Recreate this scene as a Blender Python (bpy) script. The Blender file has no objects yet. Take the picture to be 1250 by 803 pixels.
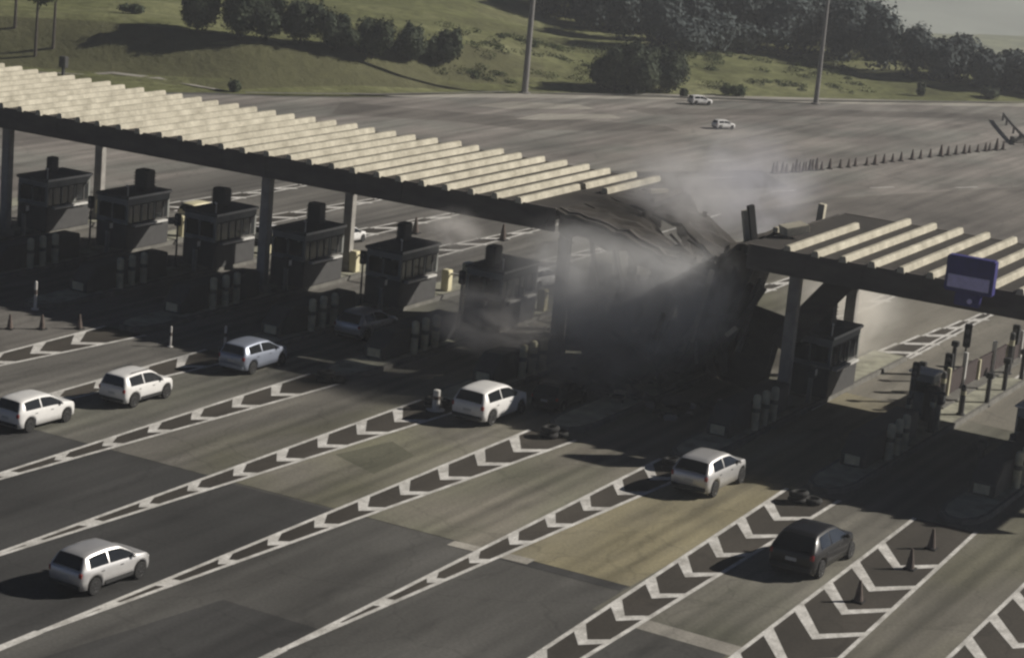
import bpy, bmesh, math, random
from mathutils import Vector, Matrix
random.seed(7)
R = math.radians
PI = math.pi
scene = bpy.context.scene
COL = scene.collection

# ------------------------------------------------------------------ materials
def _mat(name):
    m = bpy.data.materials.new(name); m.use_nodes = True
    nt = m.node_tree; nt.nodes.clear()
    return m, nt, nt.nodes, nt.links

def mat(name, col, rough=.7, metal=0, var=.25, scale=3.0, col2=None, bump=0.0, detail=6, stretch=(1, 1, 1), fine=0.0, coat=0.0, spec=.5):
    """Principled surface whose colour wanders between two tones with noise."""
    m, nt, N, L = _mat(name)
    out = N.new('ShaderNodeOutputMaterial'); b = N.new('ShaderNodeBsdfPrincipled')
    L.new(b.outputs[0], out.inputs[0])
    b.inputs['Roughness'].default_value = rough; b.inputs['Metallic'].default_value = metal
    b.inputs['Coat Weight'].default_value = coat; b.inputs['Specular IOR Level'].default_value = spec
    g = N.new('ShaderNodeNewGeometry'); mp = N.new('ShaderNodeMapping'); mp.inputs['Scale'].default_value = stretch
    L.new(g.outputs['Position'], mp.inputs[0])
    n = N.new('ShaderNodeTexNoise'); n.inputs['Scale'].default_value = scale; n.inputs['Detail'].default_value = detail
    n.inputs['Roughness'].default_value = .62
    L.new(mp.outputs[0], n.inputs['Vector'])
    cr = N.new('ShaderNodeValToRGB'); cr.color_ramp.elements[0].position = .3; cr.color_ramp.elements[1].position = .7
    c2 = col2 or tuple(c * (1 + var) for c in col); c1 = tuple(c * (1 - var) for c in col)
    cr.color_ramp.elements[0].color = (*c1, 1); cr.color_ramp.elements[1].color = (*c2, 1)
    L.new(n.outputs[0], cr.inputs[0]); src = cr.outputs[0]
    if fine:
        f = N.new('ShaderNodeTexNoise'); f.inputs['Scale'].default_value = 14; f.inputs['Detail'].default_value = 3
        L.new(g.outputs['Position'], f.inputs['Vector'])
        r = N.new('ShaderNodeMapRange'); r.inputs[1].default_value = .3; r.inputs[2].default_value = .7
        r.inputs[3].default_value = 1 - fine; r.inputs[4].default_value = 1 + fine
        L.new(f.outputs[0], r.inputs[0])
        mx = N.new('ShaderNodeMix'); mx.data_type = 'RGBA'; mx.blend_type = 'MULTIPLY'; mx.inputs[0].default_value = 1
        L.new(src, mx.inputs[6]); L.new(r.outputs[0], mx.inputs[7]); src = mx.outputs[2]
    L.new(src, b.inputs['Base Color'])
    if bump:
        bp = N.new('ShaderNodeBump'); bp.inputs['Strength'].default_value = bump; bp.inputs['Distance'].default_value = .03
        L.new(n.outputs[0], bp.inputs['Height']); L.new(bp.outputs[0], b.inputs['Normal'])
    return m

def road_mat(name, col, streak=.28, mott=.25, tint=None, slab=0.0, track=None):
    """Paving: broad mottling, drag streaks along the lanes, fine grain, optional slab joints."""
    m, nt, N, L = _mat(name)
    out = N.new('ShaderNodeOutputMaterial'); b = N.new('ShaderNodeBsdfPrincipled')
    L.new(b.outputs[0], out.inputs[0]); b.inputs['Roughness'].default_value = .85; b.inputs['Specular IOR Level'].default_value = .25
    g = N.new('ShaderNodeNewGeometry')
    def noise(scale, st, det, lo, hi, a=.32, z=.68):
        mp = N.new('ShaderNodeMapping'); mp.inputs['Scale'].default_value = st; L.new(g.outputs['Position'], mp.inputs[0])
        n = N.new('ShaderNodeTexNoise'); n.inputs['Scale'].default_value = scale; n.inputs['Detail'].default_value = det
        L.new(mp.outputs[0], n.inputs['Vector'])
        r = N.new('ShaderNodeMapRange'); r.inputs[1].default_value = a; r.inputs[2].default_value = z
        r.inputs[3].default_value = lo; r.inputs[4].default_value = hi; L.new(n.outputs[0], r.inputs[0])
        return r.outputs[0], n.outputs[0]
    a, _ = noise(.16, (1, .6, 1), 5, 1 - mott, 1 + mott)
    s, _ = noise(1.1, (1, .06, 1), 5, 1 - streak, 1 + streak * .6)
    f, fn = noise(9, (1, 1, 1), 4, .86, 1.14)
    def mul(x, y):
        q = N.new('ShaderNodeMath'); q.operation = 'MULTIPLY'; L.new(x, q.inputs[0]); L.new(y, q.inputs[1]); return q.outputs[0]
    k = mul(mul(a, s), f)
    # oil drips and dark stains with a shape of their own
    o, _ = noise(.7, (1, .35, 1), 6, 1, .72, .55, .75)
    k = mul(k, o)
    # hairline cracks
    wp = N.new('ShaderNodeTexNoise'); wp.inputs['Scale'].default_value = .8; wp.inputs['Detail'].default_value = 4; L.new(g.outputs['Position'], wp.inputs['Vector'])
    wv = N.new('ShaderNodeVectorMath'); wv.operation = 'MULTIPLY_ADD'; wv.inputs[1].default_value = (1.6, 1.6, 0); L.new(wp.outputs['Color'], wv.inputs[0]); L.new(g.outputs['Position'], wv.inputs[2])
    vo = N.new('ShaderNodeTexVoronoi'); vo.feature = 'DISTANCE_TO_EDGE'; vo.inputs['Scale'].default_value = .21; L.new(wv.outputs[0], vo.inputs['Vector'])
    vr = N.new('ShaderNodeMapRange'); vr.inputs[1].default_value = .0; vr.inputs[2].default_value = .014; vr.inputs[3].default_value = .80; vr.inputs[4].default_value = 1; L.new(vo.outputs['Distance'], vr.inputs[0])
    k = mul(k, vr.outputs[0])
    if track is not None:
        sx = N.new('ShaderNodeSeparateXYZ'); L.new(g.outputs['Position'], sx.inputs[0])
        d0 = N.new('ShaderNodeMath'); d0.operation = 'SUBTRACT'; L.new(sx.outputs[0], d0.inputs[0]); d0.inputs[1].default_value = track
        for off, hw, dk in ((0, .42, .72), (.78, .34, .82), (-.78, .34, .82)):
            d1 = N.new('ShaderNodeMath'); d1.operation = 'SUBTRACT'; L.new(d0.outputs[0], d1.inputs[0]); d1.inputs[1].default_value = off
            d2 = N.new('ShaderNodeMath'); d2.operation = 'ABSOLUTE'; L.new(d1.outputs[0], d2.inputs[0])
            tr = N.new('ShaderNodeMapRange'); tr.interpolation_type = 'SMOOTHSTEP'; tr.inputs[1].default_value = 0; tr.inputs[2].default_value = hw; tr.inputs[3].default_value = dk; tr.inputs[4].default_value = 1
            L.new(d2.outputs[0], tr.inputs[0]); k = mul(k, tr.outputs[0])
    rgb = N.new('ShaderNodeRGB'); rgb.outputs[0].default_value = (*col, 1); base = rgb.outputs[0]
    if tint:
        t, _ = noise(.22, (1, .5, 1), 4, 0, 1, .42, .62)
        mx = N.new('ShaderNodeMix'); mx.data_type = 'RGBA'; L.new(t, mx.inputs[0]); L.new(base, mx.inputs[6])
        mx.inputs[7].default_value = (*tint, 1); base = mx.outputs[2]
    mx = N.new('ShaderNodeMix'); mx.data_type = 'RGBA'; mx.blend_type = 'MULTIPLY'; mx.inputs[0].default_value = 1
    L.new(base, mx.inputs[6]); L.new(k, mx.inputs[7])
    L.new(mx.outputs[2], b.inputs['Base Color'])
    bp = N.new('ShaderNodeBump'); bp.inputs['Strength'].default_value = .25; bp.inputs['Distance'].default_value = .01
    L.new(fn, bp.inputs['Height']); L.new(bp.outputs[0], b.inputs['Normal'])
    return m

def grass_mat():
    m, nt, N, L = _mat('grass_slope')
    out = N.new('ShaderNodeOutputMaterial'); b = N.new('ShaderNodeBsdfPrincipled'); L.new(b.outputs[0], out.inputs[0])
    b.inputs['Roughness'].default_value = .95; b.inputs['Specular IOR Level'].default_value = .1
    g = N.new('ShaderNodeNewGeometry')
    n1 = N.new('ShaderNodeTexNoise'); n1.inputs['Scale'].default_value = .07; n1.inputs['Detail'].default_value = 8; n1.inputs['Roughness'].default_value = .65
    n2 = N.new('ShaderNodeTexNoise'); n2.inputs['Scale'].default_value = .9; n2.inputs['Detail'].default_value = 6; n2.inputs['Roughness'].default_value = .7
    L.new(g.outputs['Position'], n1.inputs['Vector']); L.new(g.outputs['Position'], n2.inputs['Vector'])
    cr = N.new('ShaderNodeValToRGB'); e = cr.color_ramp.elements
    e[0].position = .30; e[0].color = (.070, .072, .034, 1); e[1].position = .72; e[1].color = (.25, .25, .135, 1)
    x = cr.color_ramp.elements.new(.5); x.color = (.135, .142, .062, 1)
    L.new(n1.outputs[0], cr.inputs[0])
    r = N.new('ShaderNodeMapRange'); r.inputs[1].default_value = .3; r.inputs[2].default_value = .7; r.inputs[3].default_value = .6; r.inputs[4].default_value = 1.35
    L.new(n2.outputs[0], r.inputs[0])
    mx = N.new('ShaderNodeMix'); mx.data_type = 'RGBA'; mx.blend_type = 'MULTIPLY'; mx.inputs[0].default_value = 1
    L.new(cr.outputs[0], mx.inputs[6]); L.new(r.outputs[0], mx.inputs[7]); L.new(mx.outputs[2], b.inputs['Base Color'])
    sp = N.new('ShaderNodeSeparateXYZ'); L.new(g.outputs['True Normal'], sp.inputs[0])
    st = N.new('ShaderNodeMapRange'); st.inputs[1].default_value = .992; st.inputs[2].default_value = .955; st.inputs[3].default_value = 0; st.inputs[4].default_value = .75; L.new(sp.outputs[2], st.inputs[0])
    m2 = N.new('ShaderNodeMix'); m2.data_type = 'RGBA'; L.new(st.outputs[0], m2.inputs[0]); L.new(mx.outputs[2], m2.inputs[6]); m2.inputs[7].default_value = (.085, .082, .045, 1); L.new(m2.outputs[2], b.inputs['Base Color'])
    bp = N.new('ShaderNodeBump'); bp.inputs['Strength'].default_value = .6; bp.inputs['Distance'].default_value = .3
    L.new(n2.outputs[0], bp.inputs['Height']); L.new(bp.outputs[0], b.inputs['Normal'])
    return m

def leaf_mat(name, c1, c2):
    m, nt, N, L = _mat(name)
    out = N.new('ShaderNodeOutputMaterial'); b = N.new('ShaderNodeBsdfPrincipled'); L.new(b.outputs[0], out.inputs[0])
    b.inputs['Roughness'].default_value = .8; b.inputs['Specular IOR Level'].default_value = .15
    g = N.new('ShaderNodeNewGeometry'); n = N.new('ShaderNodeTexNoise'); n.inputs['Scale'].default_value = .9; n.inputs['Detail'].default_value = 5
    L.new(g.outputs['Position'], n.inputs['Vector'])
    cr = N.new('ShaderNodeValToRGB'); cr.color_ramp.elements[0].position = .35; cr.color_ramp.elements[1].position = .68
    cr.color_ramp.elements[0].color = (*c1, 1); cr.color_ramp.elements[1].color = (*c2, 1)
    L.new(n.outputs[0], cr.inputs[0]); L.new(cr.outputs[0], b.inputs['Base Color'])
    return m

def smoke_mat(name, col, density, nscale, seed, sharp=.42, core=1.0):
    """Volume: thins out from the middle of its ball and is torn by noise."""
    m, nt, N, L = _mat(name)
    out = N.new('ShaderNodeOutputMaterial'); v = N.new('ShaderNodeVolumePrincipled'); L.new(v.outputs[0], out.inputs['Volume'])
    v.inputs['Color'].default_value = (*col, 1); v.inputs['Anisotropy'].default_value = .2
    tc = N.new('ShaderNodeTexCoord')
    ln = N.new('ShaderNodeVectorMath'); ln.operation = 'LENGTH'; L.new(tc.outputs['Object'], ln.inputs[0])
    n = N.new('ShaderNodeTexNoise'); n.noise_dimensions = '4D'; n.inputs['W'].default_value = seed; n.inputs['Scale'].default_value = nscale
    n.inputs['Detail'].default_value = 4; n.inputs['Roughness'].default_value = .6; n.inputs['Distortion'].default_value = .6
    L.new(tc.outputs['Object'], n.inputs['Vector'])
    f = N.new('ShaderNodeMapRange'); f.interpolation_type = 'SMOOTHSTEP'
    f.inputs[1].default_value = 1.0; f.inputs[2].default_value = .15; f.inputs[3].default_value = 0; f.inputs[4].default_value = core
    L.new(ln.outputs['Value'], f.inputs[0])
    r = N.new('ShaderNodeMapRange'); r.interpolation_type = 'SMOOTHSTEP'; r.inputs[1].default_value = sharp; r.inputs[2].default_value = sharp + .26
    r.inputs[3].default_value = 0.08; r.inputs[4].default_value = 1; L.new(n.outputs[0], r.inputs[0])
    q = N.new('ShaderNodeMath'); q.operation = 'MULTIPLY'; L.new(f.outputs[0], q.inputs[0]); L.new(r.outputs[0], q.inputs[1])
    d = N.new('ShaderNodeMath'); d.operation = 'MULTIPLY'; d.inputs[1].default_value = density; L.new(q.outputs[0], d.inputs[0])
    L.new(d.outputs[0], v.inputs['Density'])
    return m

M = dict(
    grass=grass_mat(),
    asphalt=road_mat('asphalt', (.090, .087, .080)),
    asphalt_dark=road_mat('asphalt_dark', (.055, .054, .052), .3, .25),
    asphalt_far=road_mat('asphalt_worn', (.225, .205, .185), .35, .3, (.19, .185, .165)),
    asphalt_mid=road_mat('asphalt_mid', (.150, .137, .122), .35, .3),
    asphalt_pale=road_mat('asphalt_pale', (.33, .31, .27), .3, .2),
    gore=road_mat('asphalt_gore', (.056, .049, .040), .15, .3),
    paint=mat('road_paint', (.46, .44, .40), .8, scale=1.9, col2=(.76, .74, .70), fine=.20, detail=10, stretch=(1, .6, 1)),
    kerb=mat('kerb_concrete', (.13, .125, .11), .9, var=.3, scale=2),  # shade of the kerb sides put into this darker tone
    kerb_top=mat('island_top', (.27, .265, .205), .95, var=.4, scale=1.4),
    rib=mat('roof_rib_paint', (.40, .365, .275), .75, scale=1.1, col2=(.58, .54, .43), fine=.16, detail=8),
    roof=mat('roof_membrane', (.024, .019, .014), .9, var=.4, scale=1.5),
    fascia=mat('fascia_board', (.085, .073, .062), .8, var=.3, scale=.7, stretch=(1, 1, 3)),
    soffit=mat('soffit_panel', (.09, .085, .078), .85, var=.2),
    column=mat('column_steel', (.30, .285, .26), .65, var=.25, scale=1.5),
    booth=mat('booth_panel', (.21, .215, .20), .6, var=.2, scale=1.2),
    booth_dark=mat('booth_base', (.05, .049, .048), .7, var=.2),
    booth_roof=mat('booth_roof', (.085, .082, .076), .8, var=.3),
    trim=mat('aluminium_trim', (.62, .61, .58), .45, metal=.2, var=.1),
    unit=mat('roof_unit', (.035, .034, .033), .7, var=.2),
    bollard=mat('bollard_paint', (.50, .47, .33), .8, var=.25, scale=3),
    bollard_band=mat('bollard_band', (.12, .115, .09), .8),
    glass=mat('tinted_glass', (.012, .014, .016), .12, var=.1, spec=.6),
    white=mat('white_car_paint', (.70, .69, .67), .4, var=.05, coat=.25),
    cream=mat('cream_car_paint', (.72, .66, .44), .4, var=.03, coat=.3),
    silver=mat('silver_car_paint', (.30, .33, .40), .35, metal=.35, var=.04, coat=.4),
    pearl=mat('pale_grey_car_paint', (.60, .59, .58), .38, metal=.55, var=.04, coat=.4),
    black=mat('black_car_paint', (.010, .0095, .010), .38, var=.1, coat=.25, spec=.35),
    trimblack=mat('black_plastic', (.022, .022, .022), .7, var=.1),
    tyre=mat('tyre_rubber', (.013, .0125, .012), .85, var=.2),
    alloy=mat('wheel_alloy', (.085, .085, .085), .4, metal=.7, var=.1),
    red=mat('tail_lamp_red', (.22, .012, .012), .25, var=.1),
    lamp=mat('lamp_lens', (.75, .75, .72), .2, var=.05),
    plate=mat('number_plate', (.45, .45, .44), .5, var=.05),
    cone=mat('cone_orange', (.30, .075, .025), .7, var=.25),
    conedark=mat('cone_weathered', (.10, .075, .062), .8, var=.3),
    coneband=mat('cone_band', (.62, .60, .56), .6, var=.1),
    bark=mat('bark', (.06, .05, .04), .95, var=.35, scale=3),
    pole=mat('galvanised_pole', (.20, .19, .18), .6, metal=.3, var=.15),
    leaf_a=leaf_mat('foliage_dark', (.030, .040, .026), (.066, .080, .045)),
    leaf_b=leaf_mat('foliage_mid', (.030, .042, .016), (.085, .105, .038)),
    leaf_hazed=leaf_mat('foliage_forest_hazed', (.052, .064, .066), (.080, .096, .092)),  # leaf green lightened and blued, distance haze put into the colour
    signblue=mat('sign_housing', (.040, .036, .17), .5, var=.15),
    signpanel=mat('sign_panel', (.64, .58, .86), .5, var=.15, scale=5),
    redpanel=mat('barrier_panel', (.036, .022, .020), .75, var=.3, scale=2),
    scrub=mat('bank_scrub', (.088, .088, .044), .95, var=.35, scale=.5, bump=.8, detail=9),
    drygrass=mat('dry_grass', (.17, .175, .10), .95, var=.3, scale=1.2),
    hill_hazed=mat('hill_grass_hazed', (.20, .215, .185), .95, var=.25, scale=.012),  # grass paled so the wash of distant haze sits in the colour
    steel=mat('rail_steel', (.10, .095, .09), .6, metal=.4, var=.2),
)

# ------------------------------------------------------------------ mesh helpers
def link(o, parent=None):
    COL.objects.link(o)
    if parent is not None: o.parent = parent
    return o

def obj(name, bm, m, parent=None, smooth=False, loc=None):
    me = bpy.data.meshes.new(name); bmesh.ops.recalc_face_normals(bm, faces=bm.faces[:]); bm.to_mesh(me); bm.free()
    me.materials.append(M[m] if isinstance(m, str) else m)
    if smooth:
        for p in me.polygons: p.use_smooth = True
    o = bpy.data.objects.new(name, me); link(o, parent)
    if loc: o.location = loc
    return o

def raw(name, verts, faces, m, parent=None, smooth=False):
    me = bpy.data.meshes.new(name); me.from_pydata(verts, [], faces); me.update()
    me.materials.append(M[m] if isinstance(m, str) else m)
    if smooth:
        for p in me.polygons: p.use_smooth = True
    return link(bpy.data.objects.new(name, me), parent)

def box(bm, x0, x1, y0, y1, z0, z1, bev=0.0, mtx=None):
    b2 = bmesh.new()
    bmesh.ops.create_cube(b2, size=1)
    for v in b2.verts:
        v.co = Vector((x0 + (v.co.x + .5) * (x1 - x0), y0 + (v.co.y + .5) * (y1 - y0), z0 + (v.co.z + .5) * (z1 - z0)))
    if bev: bmesh.ops.bevel(b2, geom=b2.edges[:], offset=bev, segments=2, affect='EDGES')
    if mtx is not None: b2.transform(mtx)
    _merge(bm, b2)
    return bm

def _merge(bm, b2):
    vm = {}
    for v in b2.verts: vm[v] = bm.verts.new(v.co)
    for f in b2.faces:
        try: bm.faces.new([vm[v] for v in f.verts])
        except ValueError: pass
    b2.free()

def lathe(bm, prof, seg=20, mtx=None, caps=True):
    """prof: list of (r, z) about +Z."""
    rings = []
    for r, z in prof:
        ring = []
        for i in range(seg):
            a = 2 * PI * i / seg; c = Vector((r * math.cos(a), r * math.sin(a), z))
            ring.append(bm.verts.new(mtx @ c if mtx is not None else c))
        rings.append(ring)
    for a, b in zip(rings, rings[1:]):
        for i in range(seg): bm.faces.new((a[i], a[(i + 1) % seg], b[(i + 1) % seg], b[i]))
    if caps:
        bm.faces.new(rings[0][::-1]); bm.faces.new(rings[-1])
    return bm

def tube(bm, p, q, r0, r1=None, seg=8):
    p, q = Vector(p), Vector(q); r1 = r0 if r1 is None else r1
    d = q - p; mt = Matrix.Translation(p) @ d.to_track_quat('Z', 'Y').to_matrix().to_4x4()
    return lathe(bm, [(r0, 0), (r1, d.length)], seg, mt)

def thing(name, label, cat, loc=(0, 0, 0), rz=0, group=None, scale=1.0):
    o = bpy.data.objects.new(name, None); COL.objects.link(o); o.empty_display_size = .3
    o.location = loc; o.rotation_euler = (0, 0, rz); o.scale = (scale,) * 3
    return tag(o, label, cat, group)

def tag(o, label, cat, group=None):
    o['label'] = label; o['category'] = cat
    if group: o['group'] = group
    return o

def struct(o):
    o['kind'] = 'structure'; return o

def dup(root, label, loc, rz=0.0, scale=None, group=None, swap=None):
    """Copy of a thing with copies of its parts and sub-parts; swap = {old material: new} makes own mesh copies."""
    r = root.copy(); COL.objects.link(r); r.location = loc; r.rotation_euler = (0, 0, rz)
    if scale is not None: r.scale = (scale,) * 3 if not isinstance(scale, tuple) else scale
    r['label'] = label
    if group: r['group'] = group
    def sub(src, dst):
        for ch in list(src.children):
            c = ch.copy(); COL.objects.link(c); c.parent = dst
            if swap and c.data and c.data.materials and c.data.materials[0] in swap:
                c.data = c.data.copy(); c.data.materials[0] = swap[ch.data.materials[0]]
            sub(ch, c)
    sub(root, r)
    return r

def poly(name, pts, z, m):
    return raw(name, [(x, y, z) for x, y in pts], [list(range(len(pts)))], m)

def smoothstep(a, b, x):
    t = min(1, max(0, (x - a) / (b - a))); return t * t * (3 - 2 * t)

def lin(tab, x):
    if x <= tab[0][0]: return tab[0][1]
    for (a, p), (b, q) in zip(tab, tab[1:]):
        if x <= b: return p + (q - p) * (x - a) / (b - a)
    return tab[-1][1]

# ------------------------------------------------------------------ terrain
HU = (-.489, .872)      # direction the plaza is looked along
HV = (.872, .489)
def UV(x, y): return x * HU[0] + y * HU[1], x * HV[0] + y * HV[1]
def XY(u, v): return u * HU[0] + v * HV[0], u * HU[1] + v * HV[1]
BANK = [(-300, 176.5), (-40, 176.5), (-26, 175.5), (-17, 174.5), (-8, 179.5), (3, 188.5), (15, 194), (26, 198.5), (38, 205.5), (50, 212.5), (80, 234.5), (300, 420)]
BH = [(-300, 5), (-30, 3.6), (-8, 3.0), (0, 2.3), (8, 1.5), (20, 1.0), (40, .6), (300, .5)]
def terr(x, y):
    u, v = UV(x, y); ub = lin(BANK, v)
    z = -.06 + lin(BH, v) * smoothstep(ub, ub + lin([(-12, 8.5), (6, 13)], v), u)
    z += .028 * max(0, u - ub - 26) * smoothstep(30, 0, v) * smoothstep(420, 330, u)
    if u > ub: z += .28 * math.sin(x * .21 + y * .13) * smoothstep(ub + 4, ub + 16, u) + .18 * math.sin(x * .47 - y * .39) * smoothstep(ub + 4, ub + 16, u)
    st = 250 + 90 * smoothstep(45, 15, v)
    if u > st: z -= min(62, (u - st) * .12)
    return z

def build_terrain():
    us = [-60 + i * 15 for i in range(15)] + [165 + i * 2.0 for i in range(50)] + [266 + i * 8 for i in range(20)] + [430 + i * 40 for i in range(20)] + [1300 + i * 250 for i in range(8)]
    vs = [-2600, -1800, -1200, -800, -550, -400, -300, -230, -180, -140, -110] + [-90 + i * 3 for i in range(61)] + [96, 105, 120, 140, 170, 210, 270, 350, 450, 600, 850, 1200, 1800, 2600]
    V, F = [], []
    for u in us:
        for v in vs:
            x, y = XY(u, v); V.append((x, y, terr(x, y)))
    n = len(vs)
    for i in range(len(us) - 1):
        for j in range(n - 1): F.append((i * n + j, i * n + j + 1, (i + 1) * n + j + 1, (i + 1) * n + j))
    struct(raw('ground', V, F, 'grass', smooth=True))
build_terrain()

# ------------------------------------------------------------------ paving
edge = [XY(lin(BANK, v) - 2.5, v) for v in range(-19, 90, 4)]
plaza = [(-210, -60), (-210, 60), (-150, 90), (-122, 112), (-108, 128)] + edge + [(120, 420), (120, -60)]
struct(poly('road', plaza, 0.0, 'asphalt'))
far = [(-102, 120), (-118, 122), (-106, 131)] + [XY(lin(BANK, v) - 3.2, v) for v in range(-18, 90, 4)] + [(110, 400), (60, 300), (-5, 131), (-40, 127)]
struct(poly('far_road', far, .004, 'asphalt_far'))
def patch(pts, m, z=.008): struct(poly('road_patch', pts, z, m))
patch([(-90, 140), (-82.5, 146), (-77.7, 147.5), (-70.5, 158.5), (-72.5, 160), (-78.5, 156), (-84, 151), (-93, 146)], 'asphalt_mid')
patch([(-76, 165), (-66, 181), (-56, 196), (-58, 198), (-69, 183), (-79, 166)], 'asphalt_mid')
patch([(-86.5, 154.5), (-84, 156), (-80, 163), (-82, 164), (-86, 160)], 'asphalt_pale', .013)
patch([(-81, 151.5), (-79.5, 153), (-76.5, 160.5), (-78, 161.5), (-81.2, 156)], 'asphalt_pale', .014)
patch([(-96, 150), (-92, 153.5), (-80, 174), (-66, 194), (-50, 219), (-51.5, 220), (-68, 196.5), (-82.5, 176), (-93, 155)], 'asphalt_pale', .006)
patch([(-72, 128), (-64, 138), (-59, 147), (-55, 142), (-60, 131), (-68, 122)], 'asphalt', .008)
patch([(-54, 124), (-51, 141), (-44, 158), (-20, 175), (-12, 150), (-30, 128)], 'asphalt_mid', .009)

# concrete lanes: each lane of the approach its own tone
LX = [-80.6, -75.2, -70.0, -65.3, -60.1, -54.85, -49.55, -44.25, -39.0, -33.3, -28.0, -23.2, -17.9, -12.4, -7]
tone = [(.15, .142, .128), (.145, .137, .122), (.15, .142, .128), (.16, .15, .135), (.145, .138, .124), (.15, .142, .126), (.17, .16, .138), (.18, .168, .14), (.19, .175, .142), (.245, .222, .160), (.175, .165, .138), (.16, .15, .124), (.165, .154, .13), (.16, .15, .13)]
tint = [None, None, None, None, None, (.13, .128, .105), (.145, .14, .10), (.15, .145, .10), (.16, .158, .115), (.262, .232, .145), (.14, .138, .105), (.145, .138, .10), None, None]
for i in range(len(LX) - 1):
    y0 = 62.8 if i != 10 else 60.1
    if i == 11: y0 = 40
    m = road_mat('lane_concrete', tone[i], .3, .24, tint[i], track=(LX[i] + 2.0 + LX[i + 1]) / 2)
    struct(poly('pavement', [(LX[i], y0), (LX[i + 1], y0), (LX[i + 1], 127), (LX[i], 127)], .010, m))
struct(poly('pavement', [(-38, 92.5), (-19, 91), (-18, 127.2), (-40, 127.2)], .0125, road_mat('exit_concrete', (.205, .19, .158), .25, .2)))
struct(poly('pavement', [(-110, 66), (-80.6, 66), (-80.6, 121), (-104, 119)], .010, 'asphalt_far'))
patch([(-42.6, 68.1), (-40.3, 67.1), (-40.4, 70.1), (-42.0, 71.1)], road_mat('lane_repair', (.10, .098, .07), .2, .2), .013)
patch([(-39.0, 38), (-32.9, 38), (-33.3, 53.1), (-36.8, 53.2)], 'asphalt_dark', .004)
patch([(-49.4, 52), (-44.2, 52), (-44.2, 62.8), (-49.3, 62.8)], 'asphalt_dark', .004)
patch([(-44.2, 42), (-39.0, 42), (-39.0, 62.6), (-44.1, 62.6)], 'asphalt_dark', .005)
patch([(-54.6, 44), (-49.6, 44), (-49.6, 62.8), (-54.6, 62.8)], 'asphalt_dark', .0045)
patch([(-28, 50), (-23, 50), (-23, 60.1), (-28, 60.1)], 'asphalt', .004)
patch([(-27.4, 59.6), (-23.0, 59.4), (-23.0, 60.3), (-27.5, 60.5)], 'asphalt_pale', .0135)
patch([(-34.4, 62.2), (-31.5, 62.35), (-31.5, 62.95), (-34.4, 62.75)], 'asphalt_pale', .0135)
patch([(-33.1, 62.2), (-28.1, 62.2), (-28.1, 62.8), (-33.1, 62.8)], 'asphalt_dark', .006)

# ------------------------------------------------------------------ painted gores
pv, pf = [], []
def quad(a, b, c, d, z=.020):
    n = len(pv); pv.extend([(p[0], p[1], z) for p in (a, b, c, d)]); pf.append((n, n + 1, n + 2, n + 3))
def stroke(p, q, w, z=.020):
    p, q = Vector(p), Vector(q); d = (q - p).normalized(); n = Vector((-d.y, d.x)) * w / 2
    quad(p - n, q - n, q + n, p + n, z)
# gore: left edge x0 at y=55 -> x1 at nose, merge y, width at nose, nose y, phase of chevrons, line to
GORES = [(-59.9, -60.25, 57.5, 2.15, 77, 75.2), (-54.8, -54.9, 57.0, 1.9, 77, 75.3), (-49.5, -49.65, 51.5, 1.75, 77, 74.5), (-44.25, -44.3, 49.5, 1.95, 77, 75.1),
         (-39.05, -39.0, 47.0, 2.0, 76.4, 75.0), (-33.25, -33.45, 50.5, 1.75, 76.6, 75.35), (-27.5, -28.25, 27.0, 2.05, 76.6, 74.4), (-22.9, -23.35, 0, 2.3, 76.6, 72.7), (-17.7, -18.1, 0, 2.3, 76.6, 73.6)]
gfill = []
for k, (xa, xb, ym, wn, yn, ph) in enumerate(GORES):
    def xl(y, xa=xa, xb=xb): return xa + (xb - xa) * (y - 55) / 20
    if k < 7:
        def wid(y, ym=ym, wn=wn, yn=yn): return max(0, wn * (y - ym) / (yn - ym))
    else:
        def wid(y, a=2.62 if k == 7 else 2.7, b=2.2): return a + (b - a) * (y - 60) / 20
    lw = .16 if k < 7 else .15
    y_lo = max(ym, 42.0)
    NS = 12
    for i in range(NS):                       # edge lines, pieced so that they follow the taper
        a = y_lo + (yn - y_lo) * i / NS; b = y_lo + (yn - y_lo) * (i + 1) / NS
        stroke((xl(a), a), (xl(b), b), lw); stroke((xl(a) + wid(a), a), (xl(b) + wid(b), b), lw, .0205)
    if k < 7 and ym > 42: stroke((xl(ym), ym + .6), (xl(36), 36), .30, .021)
    gfill.append([(xl(y_lo), y_lo), (xl(yn), yn), (xl(yn) + wid(yn), yn), (xl(y_lo) + wid(y_lo) + .01, y_lo)])
    y = ph
    while y > max(ym + 1.2, 44):
        w = wid(y - 1)
        if w > .45:
            ax = xl(y) + w * .56; drop = .78 * w; rise = .55 * w
            L0 = (xl(y), y + .1); A = (ax, y - drop); B = (xl(y) + wid(y), y - drop + rise * .9)
            t = .40
            quad((L0[0], L0[1] - t), (A[0], A[1] - t * .9), (A[0], A[1] + t * .55), (L0[0], L0[1] + t), .022)
            quad((A[0], A[1] - t * .9), (B[0], B[1] - t * .75), (B[0], B[1] + t * .35), (A[0], A[1] + t * .55), .022)
        elif w > .1:
            quad((xl(y), y - 1.0), (xl(y) + w, y - .8), (xl(y) + w, y - .1), (xl(y), y - .2), .022)
        y -= 2.66
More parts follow.
